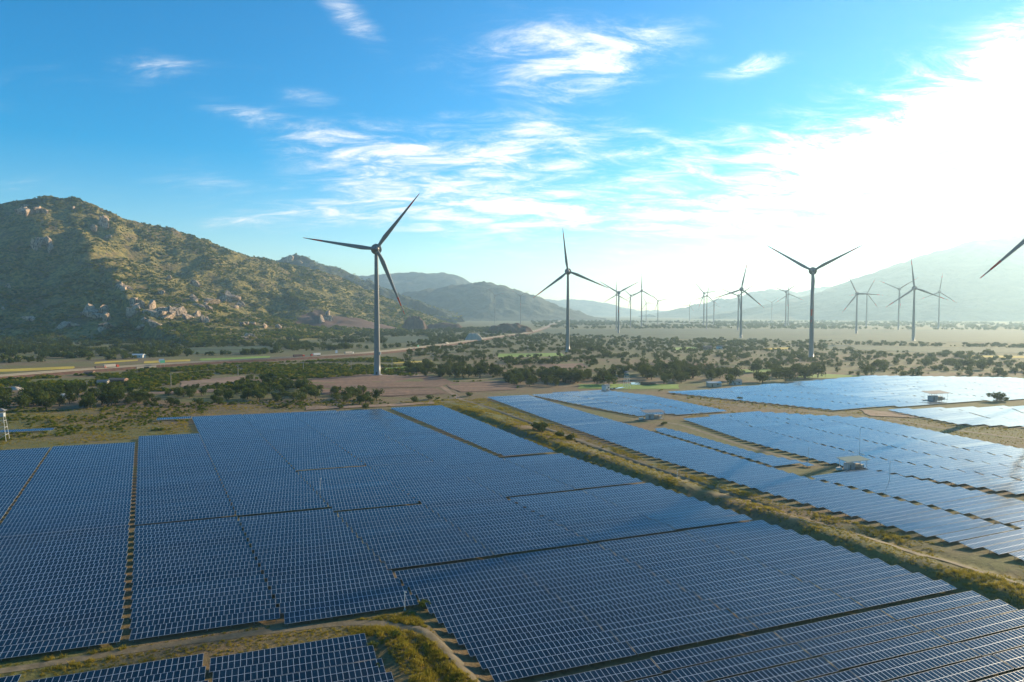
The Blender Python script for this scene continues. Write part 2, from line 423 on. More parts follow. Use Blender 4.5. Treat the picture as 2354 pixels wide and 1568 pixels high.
def sheet(name, poly, m_, dz=0.05, label=None, n=None, step=6.0, rough=1.6):
    """a flat patch of land lying on the ground, its outline in world metres"""
    poly = np.asarray(poly, float)
    P2 = []                                             # wander the outline a little
    for i in range(len(poly)):
        a, b = poly[i], poly[(i + 1) % len(poly)]; L = np.hypot(*(b - a)); k = max(1, int(L / step))
        for j in range(k):
            p = a + (b - a) * j / k; P2.append(p + rough * np.array([vn(p[0] / 7, p[1] / 7) - .5, vn(p[0] / 7 + 40, p[1] / 7) - .5]))
    bm = bmesh.new(); vv = [bm.verts.new((p[0], p[1], 0)) for p in P2]
    bm.faces.new(vv); bmesh.ops.triangulate(bm, faces=bm.faces[:])
    for k in range(2):
        big = [e for e in bm.edges if e.calc_length() > step * 4]
        if big: bmesh.ops.subdivide_edges(bm, edges=big, cuts=2)
    bmesh.ops.triangulate(bm, faces=bm.faces[:])
    co = np.array([v.co[:] for v in bm.verts]); zz = ground_z(co[:, 0], co[:, 1]) + dz
    for v, z in zip(bm.verts, zz): v.co.z = z
    for f in bm.faces:
        if f.normal.z < 0: f.normal_flip()
    me = bpy.data.meshes.new(name); bm.to_mesh(me); bm.free(); me.materials.append(M[m_])
    o = obj(name, me); tag(o, label, kind='structure'); return o
TRACKS = []
def strip(name, pts, width, m_, dz=0.06, label=None, step=2.2, over=ground_z):
    """a track of constant width along a line, draped on the ground"""
    pts = np.asarray(pts, float); out_ = []
    for i in range(len(pts) - 1):
        k = max(2, int(np.hypot(*(pts[i + 1] - pts[i])) / step))
        for j in range(k): out_.append(pts[i] + (pts[i + 1] - pts[i]) * j / k)
    out_.append(pts[-1]); p = np.array(out_)
    for _ in range(12): p[1:-1] = 0.25 * p[:-2] + 0.5 * p[1:-1] + 0.25 * p[2:]
    TRACKS.append(p)
    tg = np.gradient(p, axis=0); tg /= np.linalg.norm(tg, axis=1)[:, None]; nr = np.stack([-tg[:, 1], tg[:, 0]], 1)
    K = 5; off = np.linspace(-.5, .5, K)
    wob = width * (1 + 0.25 * (vn(p[:, 0] / 6, p[:, 1] / 6) - .5))
    X = p[:, 0][:, None] + nr[:, 0][:, None] * off * wob[:, None]; Y = p[:, 1][:, None] + nr[:, 1][:, None] * off * wob[:, None]
    o = obj(name, grid_mesh(name, X, Y, over(X, Y) + dz, [M[m_]])); tag(o, label, kind='structure'); return o

# ------------------------------------------------------------------ hills and mountains
def crest(pts):                      # (preview px, preview py, depth, near width, far width)
    return [(*at_depth(a, b, D), wn, wf) for (a, b, D, wn, wf) in pts]
def ridge_height(X, Y, C, spur=0.15, fscale=260.0, det=1.0, p=1.25):
    best = np.full(X.shape, -1e9)
    for i in range(len(C) - 1):
        x0, y0, z0, a0, b0 = C[i]; x1, y1, z1, a1, b1 = C[i + 1]
        dx, dy = x1 - x0, y1 - y0; L2 = dx * dx + dy * dy
        t_ = np.clip(((X - x0) * dx + (Y - y0) * dy) / L2, 0, 1)
        ex, ey = X - (x0 + t_ * dx), Y - (y0 + t_ * dy); dd = np.hypot(ex, ey)
        hc = z0 + t_ * (z1 - z0)
        side = (dx * (Y - y0) - dy * (X - x0)) > 0                # left of the direction = far side
        wd = np.where(side, b0 + t_ * (b1 - b0), a0 + t_ * (a1 - a0))
        q = np.clip(dd / wd, 0, 1.4)
        sh = np.where(q < 1, 0.72 * np.power(np.clip(1 - q, 0, 1), p) + 0.28 * 0.5 * (1 + np.cos(np.pi * np.clip(q, 0, 1))), 0)
        h = hc * sh - np.where(q >= 1, 8 + 40 * (q - 1), 0) - 4 * sstep(0.8, 1, q)
        best = np.maximum(best, h)
    rg = 1 - np.abs(fbm(X / fscale + 3.1, Y / (fscale * 1.5) + 7.7, 5, 0.52)) * 2
    k = np.clip(best, 0, None); kk = k / (k.max() + 1e-6)
    best = best + np.where(best > 0, spur * k * (1 - kk ** 1.4) * rg * 1.5 + det * sstep(0, 60, k) * (15 * fbm(X / 60, Y / 60, 4) + 4 * fbm(X / 15, Y / 15, 2)), 0)
    return best
MAIN = crest([(-700, 640, 2250, 640, 800), (-420, 560, 2300, 640, 900), (-200, 500, 2300, 660, 900), (0, 470, 2350, 700, 900), (60, 462, 2380, 720, 900), (130, 450, 2400, 720, 900), (165, 453, 2410, 700, 900), (215, 479, 2450, 700, 900), (260, 500, 2500, 700, 900),
              (370, 521, 2650, 800, 900), (440, 546, 2750, 850, 900), (540, 581, 2900, 900, 850), (600, 592, 2980, 850, 800), (660, 608, 3050, 800, 750), (730, 641, 3150, 650, 700), (800, 667, 3250, 500, 600), (860, 701, 3350, 380, 450), (930, 742, 3450, 250, 300)])
SPUR1 = crest([(150, 468, 2390, 420, 620), (190, 548, 2200, 430, 680), (225, 618, 2010, 420, 700), (258, 676, 1850, 360, 680), (290, 722, 1730, 300, 600), (320, 758, 1630, 200, 420)])
SPUR2 = crest([(600, 596, 2960, 380, 480), (650, 655, 2620, 360, 440), (700, 705, 2360, 300, 380), (745, 742, 2200, 200, 260)])
SPUR3 = crest([(30, 480, 2330, 300, 330), (15, 600, 2000, 320, 330), (10, 700, 1820, 260, 280), (0, 752, 1720, 200, 220)])
def hill_z(X, Y):
    a = ridge_height(X, Y, MAIN, 0.13, 240); b = ridge_height(X, Y, SPUR1, 0.10, 200); c = ridge_height(X, Y, SPUR2, 0.12, 200); e = ridge_height(X, Y, SPUR3, 0.1, 160)
    return np.maximum(np.maximum(a, b), np.maximum(c, e))
hx = np.arange(-3100, 60, 8.0); hy = np.arange(1300, 4200, 8.0); HX, HY = np.meshgrid(hx, hy)
HZ = hill_z(HX, HY)
HZ = np.where(HZ < -3, -3 + np.clip((HZ + 3) * 0.02, -4, 0), HZ)
def hz_at(x, y):
    fx = np.clip((np.asarray(x) - hx[0]) / 8.0, 0, len(hx) - 1.001); fy = np.clip((np.asarray(y) - hy[0]) / 8.0, 0, len(hy) - 1.001)
    i, j = fx.astype(int), fy.astype(int); a, b = fx - i, fy - j
    return (HZ[j, i] * (1 - a) + HZ[j, i + 1] * a) * (1 - b) + (HZ[j + 1, i] * (1 - a) + HZ[j + 1, i + 1] * a) * b
def hill_hit(px, py):
    d_ = ray(px, py); ts = np.arange(1300, 3900, 4.0) / d_[1]
    P = np.array([0, 0, H])[None] + ts[:, None] * d_[None]
    hit = np.where(hz_at(P[:, 0], P[:, 1]) >= P[:, 2])[0]
    return P[hit[0]] if len(hit) else None
# red earth cutting at the hill's northern foot is bare soil on the same slope
cut = np.zeros(HZ.shape, bool)
for (a, b) in ((770, 742), (800, 742), (835, 745), (720, 742), (865, 748)):
    p = hill_hit(a, b)
    if p is not None: cut |= (np.hypot((HX - p[0]) / 60, (HY - p[1]) / 110) + 0.35 * fbm(HX / 30, HY / 30, 3)) < 1.0
tag(obj('hill', grid_mesh('hill', HX, HY, HZ, [M['hill'], M['red_soil']], mi=cut[:-1, :-1].astype(int))), 'rocky scrub covered hill rising on the left behind the highway', kind='structure')

def mountain(name, label, C, x0, x1, y0, y1, step, spur=0.22, fs=420, det=1.5):
    X, Y = np.meshgrid(np.arange(x0, x1, step), np.arange(y0, y1, step))
    Z = ridge_height(X, Y, crest(C), spur, fs, det); Z = np.where(Z < -3, -4, Z)
    tag(obj(name, grid_mesh(name, X, Y, Z, [M['far_hill']])), label, kind='structure')
    return X, Y, Z
HILL2 = mountain('far_hill', 'second scrubby hill with a pale rock face behind the turbine', [(480, 690, 4100, 500, 700), (600, 640, 4150, 600, 800), (650, 598, 4200, 650, 800), (680, 584, 4200, 650, 800), (700, 591, 4200, 650, 800), (740, 611, 4200, 650, 800), (800, 641, 4150, 600, 800), (860, 669, 4100, 500, 700), (930, 716, 4000, 350, 500), (975, 742, 3950, 250, 400)], -2400, -300, 3300, 5100, 12.0, 0.15, 240)
mountain('mountain', 'blue hazy mountain in the gap left of the second turbine', [(840, 712, 5800, 700, 900), (930, 681, 5900, 800, 900), (1000, 666, 5900, 900, 900), (1060, 655, 5900, 900, 900), (1115, 649, 5900, 900, 900), (1140, 653, 5900, 900, 900), (1190, 681, 5850, 800, 800), (1240, 711, 5800, 600, 700), (1290, 733, 5750, 400, 500)], -2600, 800, 4700, 7000, 20.0)
mountain('mountain', 'pale mountain ridge behind the blue hazy mountain, farther back', [(700, 660, 8600, 1200, 1200), (780, 632, 8600, 1200, 1200), (830, 638, 8600, 1200, 1200), (905, 628, 8600, 1300, 1200), (960, 626, 8600, 1300, 1200), (1025, 628, 8600, 1300, 1200), (1060, 650, 8600, 1200, 1200), (1100, 690, 8600, 900, 900), (1150, 725, 8600, 500, 500)], -5200, 800, 7000, 10200, 32.0)
mountain('mountain', 'faintest low mountain ridge on the horizon behind the second turbine', [(1150, 715, 12500, 1500, 1500), (1210, 692, 12500, 1500, 1500), (1240, 684, 12500, 1500, 1500), (1275, 696, 12500, 1500, 1500), (1305, 689, 12500, 1500, 1500), (1345, 692, 12500, 1500, 1500), (1400, 709, 12500, 1200, 1200), (1470, 716, 12500, 900, 900), (1600, 715, 12500, 900, 900), (1700, 720, 12500, 900, 900)], -2600, 7000, 10500, 14500, 45.0)
mountain('mountain', 'low hazy foothill between the central turbines and the big right mountain', [(1500, 722, 9000, 700, 900), (1610, 713, 9000, 900, 900), (1650, 701, 9000, 1200, 1200), (1700, 684, 9000, 1400, 1200), (1750, 674, 9000, 1400, 1200), (1790, 669, 9000, 1400, 1200), (1830, 677, 9000, 1400, 1200), (1880, 662, 9000, 1400, 1200), (1940, 660, 9000, 1400, 1200), (2050, 650, 9000, 1400, 1200), (2300, 640, 9000, 1400, 1200)], 1800, 8600, 7300, 10600, 34.0)
mountain('mountain', 'big smooth blue mountain filling the right edge of the view', [(1780, 712, 6600, 500, 900), (1850, 690, 6600, 900, 1200), (1950, 658, 6600, 1300, 1300), (2010, 640, 6600, 1500, 1500), (2090, 612, 6600, 1700, 1700), (2140, 593, 6600, 1800, 1800), (2180, 575, 6600, 1900, 1900), (2240, 556, 6600, 2000, 2000), (2258, 555, 6600, 2000, 2000), (2320, 548, 6600, 2000, 2000), (2353, 536, 6600, 2000, 2000), (2500, 532, 6600, 2000, 2000), (2750, 545, 6600, 2000, 2000), (3100, 560, 6600, 2000, 2000)], 1500, 9500, 4500, 9000, 32.0, 0.10, 520, 1.0)

# ------------------------------------------------------------------ solar farm
def project(x, y, z):
    c, s = math.cos(PITCH), math.sin(PITCH); dz = z - H
    depth = y * c - dz * s; up = y * s + dz * c
    return 512 + FPX * x / depth, 341 - FPX * up / depth, depth
PW, PL, GAPX = 0.970, 1.95, 0.993          # panel size, column pitch
TILT = R(8.5); LOW = 0.75                # lower edge above ground
def panel_mesh():
    a, b, fr, h = PW / 2, PL / 2, 0.034, 0.04
    v = [(-a, -b, 0), (a, -b, 0), (a, b, 0), (-a, b, 0), (-a, -b, h), (a, -b, h), (a, b, h), (-a, b, h)]
    i, j = a - fr, b - fr
    v += [(-i, -j, h), (i, -j, h), (i, j, h), (-i, j, h), (-i, -j, h - .006), (i, -j, h - .006), (i, j, h - .006), (-i, j, h - .006)]
    f = [(3, 2, 1, 0), (0, 1, 5, 4), (1, 2, 6, 5), (2, 3, 7, 6), (3, 0, 4, 7)]
    for k in range(4):
        n = (k + 1) % 4; f += [(4 + k, 4 + n, 8 + n, 8 + k), (8 + k, 8 + n, 12 + n, 12 + k)]
    f.append((12, 13, 14, 15))
    return mesh('panel', v, f, [M['aluminium'], M['panel_glass'], M['panel_back']], [2] + [0] * 12 + [1])
PANEL = panel_mesh()
def tilt_pt(y): return y * math.cos(TILT), LOW + (y + PL + .02) * math.sin(TILT)   # y along the slope from the table's middle
_sup = {}
def support_mesh(n):
    if n in _sup: return _sup[n]
    b = MB(); Lx = n * GAPX
    for k in range(max(2, round(Lx / 4.4)) + 1):
        x = -Lx / 2 + 0.6 + (Lx - 1.2) * k / max(2, round(Lx / 4.4))
        for s in (-1.15, 1.15):
            y, z = tilt_pt(s); b.box(x, y, (z - .18) / 2 - .15, 0.09, 0.09, z + .1)
        y0, z0 = tilt_pt(-1.7); y1, z1 = tilt_pt(1.7); b.tube((x, y0, z0 - .1), (x, y1, z1 - .1), 0.05, n=4)
    for s in (-1.5, -.5, .5, 1.5):
        y, z = tilt_pt(s); b.box(0, y, z - .04, Lx, 0.05, 0.06)
    _sup[n] = b.me('support_frame', [M['galvanised']]); return _sup[n]
_lod = {}
def lod_arrays(n):
    if n in _lod: return _lod[n]
    b = MB(); Lx = n * GAPX
    y0, z0 = tilt_pt(-PL - .02); y1, z1 = tilt_pt(PL + .02); t = 0.05; a = Lx / 2
    b.add([(-a, y0, z0 - t), (a, y0, z0 - t), (a, y1, z1 - t), (-a, y1, z1 - t), (-a, y0, z0), (a, y0, z0), (a, y1, z1), (-a, y1, z1)],
          [(3, 2, 1, 0), (0, 1, 5, 4), (1, 2, 6, 5), (2, 3, 7, 6), (3, 0, 4, 7)], 0)
    xs = [-a]
    for i in range(n):
        x = -a + (i + .5) * GAPX; xs += [x - PW / 2 + .030, x + PW / 2 - .030]
    xs.append(a); ys = [-PL - .02, -PL + .020, -.040, .040, PL - .020, PL + .02]
    v = []
    for y in ys:
        yy, zz_ = tilt_pt(y); v += [(x, yy, zz_) for x in xs]
    k = len(xs); f0, f1 = [], []
    for j in range(5):
        for i in range(k - 1): (f1 if (j % 2 and i % 2) else f0).append((j * k + i, j * k + i + 1, (j + 1) * k + i + 1, (j + 1) * k + i))
    o_ = len(b.v); b.add(v, f0, 0); b.f += [tuple(q + o_ for q in f_) for f_ in f1]; b.mi += [1] * len(f1)
    for x in (-a + 1.2, -a / 3, a / 3, a - 1.2):
        for s in (-1.1, 1.1):
            y, z = tilt_pt(s); b.box(x, y, z / 2 - .25, 0.12, 0.12, z + .35, 2)
    _lod[n] = b; return b
_lodm = {}
def lod_mesh(n):
    if n not in _lodm: _lodm[n] = lod_arrays(n).me('panel_sheet', [M['aluminium'], M['panel_glass'], M['galvanised']])
    return _lodm[n]

TABLES = []      # (x, y, heading of row, columns, block, strip, row)
PITCHW = 5.15
def rows(block, strip_, u0, u1, w0, w1, taper=None):
    w1 -= 1.9
    n_r = max(1, round((w1 - w0 + 1.2) / PITCHW)); pt = (w1 - w0 + 1.2) / n_r
    for k in range(n_r):
        v = w0 + k * pt
        e0, e1 = u0, u1
        if taper: e0, e1 = taper(v)
        n = int((e1 - e0) / GAPX + 1e-6)
        if n < 4: continue
        p = uw2xy((e0 + e1) / 2, v) + 1.95 * np.array([math.sin(hu - math.pi / 2), math.cos(hu - math.pi / 2)])
        TABLES.append((p[0], p[1], hu, n, block, strip_, k))
ST = [(-62.1, -35.2), (-34.4, -1.5), (-0.1, 26.85), (27.1, 54.05), (54.3, 81.25), (81.4, 108.35), (108.6, 135.55), (135.8, 162.75)]
rows('west', 0, *ST[0], 0, 78); rows('west', 0, *ST[0], 79, 219)
rows('west', 1, *ST[1], 0, 78.5); rows('west', 1, *ST[1], 79.3, 220.5)
rows('west', 2, *ST[2], 0, 77); rows('west', 2, *ST[2], 78.6, 237)
rows('west', 3, *ST[3], -3, 76); rows('west', 3, *ST[3], 78, 299)
rows('west', 2, 8.5, 26.9, 294, 299.5)
rows('centre', 0, *ST[4], -62, -38.7); rows('centre', 0, *ST[4], -38, 17.2); rows('centre', 0, *ST[4], 19.0, 70.8); rows('centre', 0, *ST[4], 72.8, 131.2); rows('centre', 0, *ST[4], 133.4, 298)
rows('centre', 1, *ST[5], -82, -38.7); rows('centre', 1, *ST[5], -38, 17.8); rows('centre', 1, *ST[5], 19.2, 131.2); rows('centre', 1, *ST[5], 132, 297)
rows('centre', 2, *ST[6], -92, -38.7); rows('centre', 2, *ST[6], -38, 18.2); rows('centre', 2, *ST[6], 19.4, 68.6); rows('centre', 2, *ST[6], 70.2, 293)
rows('centre', 3, *ST[7], -92, -38.7); rows('centre', 3, *ST[7], -38, 18.6); rows('centre', 3, *ST[7], 19.8, 69); rows('centre', 3, *ST[7], 70.6, 127.5)
rows('corner', 0, 0, 0, 131.8, 296, taper=lambda v: (138.9 + (v - 131) * 0.02, 163.5 + (v - 131) * 0.078))
rows('front', 0, -42.5, -16.0, -60, -6.5); rows('front', 1, -15.4, 11.5, -60, -9.8); rows('front', 2, 12.2, 39.4, -60, -11.6)
# far row standing alone by the watchtower
p0 = gp(-30, 992, 1.0); p1 = gp(124, 986, 1.0); TABLES.append(((p0[0] + p1[0]) / 2, (p0[1] + p1[1]) / 2, math.atan2(p1[0] - p0[0], p1[1] - p0[1]), int(np.hypot(*(p1 - p0)) / GAPX), 'lone', 0, 0))
# eastern fields: outlines surveyed on the ground, filled with rows
he = R(66.5); EU = np.array([math.sin(he), math.cos(he)]); EN = np.array([-EU[1], EU[0]])
def fill(block, poly, cell=26.0, gap=0.7, pitch=5.4, skip=()):
    P = np.array(poly, float); vv = P @ EN; uu = P @ EU
    k = 0; v = vv.min() + 0.5
    while v < vv.max():
        xs = []
        for i in range(len(P)):
            a, b = i, (i + 1) % len(P)
            if (vv[a] > v) != (vv[b] > v): xs.append(uu[a] + (v - vv[a]) / (vv[b] - vv[a]) * (uu[b] - uu[a]))
        xs.sort()
        for a, b in zip(xs[::2], xs[1::2]):
            L = b - a; m_ = max(1, round(L / (cell + gap))); c_ = L / m_
            for j in range(m_):
                n = int((c_ - gap) / GAPX)
                if n >= 4:
                    q = EU * (a + (j + .5) * c_) + EN * v
                    if any(np.hypot(q[0] - s[0], q[1] - s[1]) < s[2] for s in skip): continue
                    TABLES.append((q[0], q[1], he, n, block, j, k))
        v += pitch; k += 1
fill('east_strip', [(171, 128), (128.5, 163.5), (111.4, 185.5), (89.5, 221), (59.5, 285), (-18.5, 490), (11.5, 507), (55.5, 392), (72, 348.5), (95.5, 285), (108.5, 250.5), (143, 189.5), (190, 140)], 40)
fill('east_back', [(13, 506), (73.5, 402.5), (135.5, 419), (104, 500), (72, 537)], 24)
fill('east_wedge', [(73.5, 349), (77.5, 366), (90, 340), (107, 295), (121, 272.5), (104, 267), (97, 286)], 40)
fill('east_middle', [(110, 250), (117.5, 253), (139.5, 261.5), (165, 219), (200, 180), (192, 142), (145, 190)], 30)
fill('east_main', [(97, 390), (150, 418), (206, 392), (229, 303), (280, 255), (230, 190), (171, 224.5), (128, 273.5), (110, 325)], 27, 0.5)
fill('east_far', [(120, 522), (202, 424), (265, 449), (364, 484), (500, 510), (470, 640), (349, 660), (162, 543)], 40)
fill('east_corner', [(234, 427), (243, 371), (273, 362), (330, 375), (400, 470), (338, 446)], 40)

vis = []
for T in TABLES:
    x, y, hd, n = T[:4]
    zb = float(base_z(np.array([x]), np.array([y]))[0]); L = n * GAPX / 2
    ux, uy = math.sin(hd), math.cos(hd); ok = False; pts = []
    for s in (-1, 0, 1):
        Y = y + s * L * uy
        if Y > 45:
            sx, sy, dp = project(x + s * L * ux, Y, zb + 1.2); pts.append((sx, sy))
            if -90 < sx < 1114 and sy < 760: ok = True
    if ok:
        dp = math.hypot(x, y); inside = any(-5 < a < 1029 and b < 690 for a, b in pts)
        vis.append((n / dp ** 3 * (1.0 if inside else 0.2), zb, T))
vis.sort(key=lambda q: -q[0])
NAMED, DETAILED = 300, 150
W4 = {'west': ['outermost left strip', 'wide left strip', 'third strip from the left', 'fourth strip from the left'],
      'centre': ['strip right of the lawn corner', 'second centre strip', 'third centre strip', 'right centre strip beside the verge']}
ORD = lambda k: f"{k}{'th' if 10 <= k % 100 <= 20 else {1: 'st', 2: 'nd', 3: 'rd'}.get(k % 10, 'th')}"
_count = {}
# rows are numbered from the camera outwards in each strip
order = {}
for sc, zb, T in vis[:NAMED]: order.setdefault((T[4], T[5] if T[4] in ('west', 'centre', 'front') else 0), []).append((math.hypot(T[0], T[1]), T[0], T[1]))
rank = {}
for k_, L in order.items():
    for i, (dd, x, y) in enumerate(sorted(L)): rank[(k_, x, y)] = i + 1
rest_v, rest_f, rest_m, nv = [], [], [], 0
jr = np.random.default_rng(11)
for i, (sc, zb, T) in enumerate(vis):
    x, y, hd, n, blk, st, k = T
    # lie on the gentle lie of the land
    ux, uy = math.sin(hd), math.cos(hd); e = n * GAPX / 2
    za, zc = base_z(np.array([x - e * ux, x + e * ux]), np.array([y - e * uy, y + e * uy]))
    roll = math.atan2(zc - za, 2 * e) + R(jr.normal(0, 0.12)); zz = (za + zc) / 2 * 0.5 + zb * 0.5 + jr.normal(0, 0.03)
    rot = Euler((R(jr.normal(0, 0.5)), -roll, math.pi / 2 - hd), 'XYZ')
    if i < NAMED:
        rk = rank[((blk, st if blk in ('west', 'centre', 'front') else 0), x, y)]
        if blk in W4: lab = f"blue solar table, {ORD(rk)} from the near end, {W4[blk][st]}"
        elif blk == 'front': lab = f"dark solar table at the bottom edge, {ORD(rk)} row of the {['left', 'middle', 'right'][st]} front strip"
        elif blk == 'corner': lab = f"blue solar table in the far right corner block, {ORD(rk)} row from its front"
        elif blk == 'lone': lab = 'lone solar table standing apart in dry grass beside the left watchtower'
        else: lab = f"pale solar table, {ORD(rk)} nearest of the {blk.replace('_', ' ')} field beyond the verge"
        root = bpy.data.objects.new('solar_table', None); root.location = (x, y, zz); root.rotation_euler = rot; link(root)
        tag(root, lab, 'solar table', {'west': 'solar tables of the left field', 'centre': 'solar tables of the centre field', 'front': 'solar tables of the front block'}.get(blk, 'solar tables of the far fields'))
        if i < DETAILED:
            obj('support_frame', support_mesh(n), root)
            for c_ in range(n):
                for r_ in (-1, 1):
                    yy, z_ = tilt_pt(r_ * (PL / 2 + .01))
                    pn = bpy.data.objects.new('panel', PANEL); pn.parent = root
                    pn.location = (-n * GAPX / 2 + (c_ + .5) * GAPX, yy, z_); pn.rotation_euler = (TILT + R(jr.normal(0, 0.16)), R(jr.normal(0, 0.16)), 0)
                    COL.objects.link(pn)
        else:
            tag(obj('panel_sheet', lod_mesh(n), root), kind='stuff')
    else:
        b = lod_arrays(n); mt = np.array(Matrix.Translation((x, y, zz)) @ rot.to_matrix().to_4x4())
        v = np.array(b.v); v = v @ mt[:3, :3].T + mt[:3, 3]
        rest_v.append(v); rest_f.append(np.array(b.f) + nv); rest_m += b.mi; nv += len(v)
if rest_v:
    me = bpy.data.meshes.new('distant_solar_tables'); V = np.concatenate(rest_v).astype(np.float32); F = np.concatenate(rest_f).astype(np.int32)
    me.vertices.add(len(V)); me.vertices.foreach_set('co', V.ravel()); me.loops.add(F.size); me.loops.foreach_set('vertex_index', F.ravel())
    me.polygons.add(len(F)); me.polygons.foreach_set('loop_start', np.arange(0, F.size, 4, dtype=np.int32))
    for q in ('aluminium', 'panel_glass', 'galvanised'): me.materials.append(M[q])
    me.polygons.foreach_set('material_index', np.array(rest_m, dtype=np.int32)); me.update(calc_edges=True)
    tag(obj('distant_solar_tables', me), 'remaining rows of solar tables filling the far fields', 'solar tables', kind='stuff')
print('TABLES', len(TABLES), 'visible', len(vis), 'rest', max(0, len(vis) - NAMED))

# ------------------------------------------------------------------ tracks, fields, water
strip('dirt_track', [gp(*q) for q in ((1050, 915), (1120, 935), (1300, 1000), (1500, 1075), (1720, 1150), (1950, 1225), (2160, 1300), (2400, 1370))], 2.8, 'gravel', 0.09)
strip('dirt_track', [gp(*q) for q in ((-60, 1552), (150, 1520), (400, 1478), (640, 1447), (800, 1427), (900, 1424), (965, 1445), (1020, 1490), (1075, 1545), (1130, 1600))], 2.2, 'gravel', 0.05)
strip('dirt_track', [gp(*q) for q in ((1380, 898), (1480, 905), (1640, 925), (1760, 938), (1900, 950), (2050, 965), (2200, 990), (2400, 1015))], 4.0, 'gravel', 0.06)
strip('dirt_track', [gp(*q) for q in ((1450, 962), (1560, 975), (1700, 1022), (1800, 1050), (1880, 1072))], 3.0, 'gravel', 0.05)
strip('dirt_track', [gp(*q) for q in ((300, 893), (420, 878), (560, 868), (700, 862), (860, 858))], 4.0, 'bare_earth', 0.06)
strip('dirt_track', [gp(*q) for q in ((1180, 868), (1000, 880), (1040, 905), (1060, 918))], 4.0, 'bare_earth', 0.06)
FIELDS = [('crop_field', 'ripe_yellow', [(218, 832), (320, 826), (320, 829), (218, 836)]), ('crop_field', 'ripe_yellow', [(330, 830), (436, 826), (436, 830), (330, 835)]), ('crop_field', 'ripe_yellow', [(-60, 851), (170, 842), (170, 847), (-60, 858)]),
          ('crop_field', 'rice_green', [(460, 824), (620, 818), (620, 822), (460, 829)]), ('crop_field', 'ripe_yellow', [(900, 833), (990, 828), (1000, 831), (905, 836)]), ('crop_field', 'rice_green', [(885, 846), (945, 841), (945, 846), (885, 850)]),
          ('crop_field', 'rice_green', [(1140, 813), (1290, 811), (1300, 819), (1145, 821)]), ('crop_field', 'rice_green', [(1330, 884), (1440, 882), (1560, 884), (1560, 893), (1440, 894), (1330, 893)]),
          ('crop_field', 'rice_green', [(1545, 799), (1600, 797), (1600, 804), (1545, 805)]), ('crop_field', 'ripe_yellow', [(1756, 800), (1815, 798), (1815, 803), (1756, 804)]), ('crop_field', 'rice_green', [(1684, 850), (1775, 848), (1775, 855), (1684, 857)]),
          ('crop_field', 'rice_green', [(1835, 862), (1900, 860), (1990, 864), (1900, 870), (1835, 868)]), ('ploughed_field', 'ploughed', [(1543, 838), (1640, 835), (1655, 848), (1545, 850)]), ('crop_field', 'ripe_yellow', [(2233, 817), (2360, 818), (2360, 823), (2233, 821)]),
          ('ploughed_field', 'ploughed', [(690, 873), (850, 862), (1010, 866), (1040, 878), (1010, 890), (690, 893)]), ('ploughed_field', 'ploughed', [(1025, 879), (1180, 876), (1190, 896), (1060, 902), (1030, 890)]), ('ploughed_field', 'ploughed', [(740, 895), (1000, 893), (1030, 904), (900, 910), (740, 907)]),
          ('bare_patch', 'bare_earth', [(410, 878), (560, 864), (580, 872), (520, 884), (420, 890)]), ('bare_patch', 'bare_earth', [(300, 905), (470, 895), (560, 893), (430, 906)]), ('bare_patch', 'bare_earth', [(1980, 942), (2080, 950), (2110, 962), (2000, 957)]), ('bare_patch', 'bare_earth', [(700, 935), (860, 930), (1000, 925), (1000, 929), (860, 937), (700, 941)]),
          ('pasture', 'pasture', [(1240, 757), (1600, 755), (2000, 757), (2500, 760), (2500, 790), (2100, 786), (1800, 783), (1500, 778), (1260, 768)]), ('pasture', 'pasture', [(1900, 792), (2150, 797), (2360, 800), (2360, 812), (2150, 812), (1900, 802)]),
          ('pasture', 'pasture', [(430, 800), (620, 795), (640, 808), (440, 815)]), ('pasture', 'pasture', [(880, 775), (980, 772), (990, 785), (880, 790)]), ('ploughed_field', 'ploughed', [(1240, 838), (1340, 835), (1350, 845), (1250, 848)])]
FPOLY = []
for k, (nm, mt, pl) in enumerate(FIELDS):
    pp = [gp(*q) for q in pl]; FPOLY.append(np.array(pp)); sheet(nm, pp, mt, 0.10 + 0.012 * k, step=max(6.0, 0.02 * pp[0][1]), rough=4.0)
sheet('pond', [gp(*q) for q in ((1448, 880), (1480, 878), (1512, 883), (1490, 886), (1450, 885))], 'water', 0.42, rough=2)
sheet('pond', [gp(*q) for q in ((1395, 893), (1430, 890), (1436, 892), (1400, 896))], 'water', 0.42, rough=2)

# ------------------------------------------------------------------ highway on its embankment
RZ = 2.6
road_px = [(-260, 884), (-120, 873), (0, 864), (100, 857), (200, 848), (340, 839), (480, 830), (600, 825), (700, 820), (800, 814), (870, 809), (940, 801), (1000, 794), (1060, 786), (1110, 778), (1160, 771), (1205, 766), (1240, 757), (1262, 748), (1285, 738), (1292, 734)]
road = np.array([gp(a, b, RZ) for a, b in road_px])
def dense(p, step):
    o = []
    for i in range(len(p) - 1):
        k = max(1, int(np.hypot(*(p[i + 1] - p[i])) / step))
        o += [p[i] + (p[i + 1] - p[i]) * j / k for j in range(k)]
    o.append(p[-1]); o = np.array(o)
    for _ in range(30): o[1:-1] = 0.25 * o[:-2] + 0.5 * o[1:-1] + 0.25 * o[2:]
    return o
rd = dense(road, 10.0); tg = np.gradient(rd, axis=0); tg /= np.linalg.norm(tg, axis=1)[:, None]; nr = np.stack([-tg[:, 1], tg[:, 0]], 1)
def road_band(offs, zs, mats, mi, name):
    X = rd[:, 0][:, None] + nr[:, 0][:, None] * np.array(offs)[None]; Y = rd[:, 1][:, None] + nr[:, 1][:, None] * np.array(offs)[None]
    Z = np.repeat(np.array(zs)[None], len(rd), 0)
    return grid_mesh(name, X, Y, Z, mats, False, np.repeat(np.array(mi)[None], len(rd) - 1, 0))
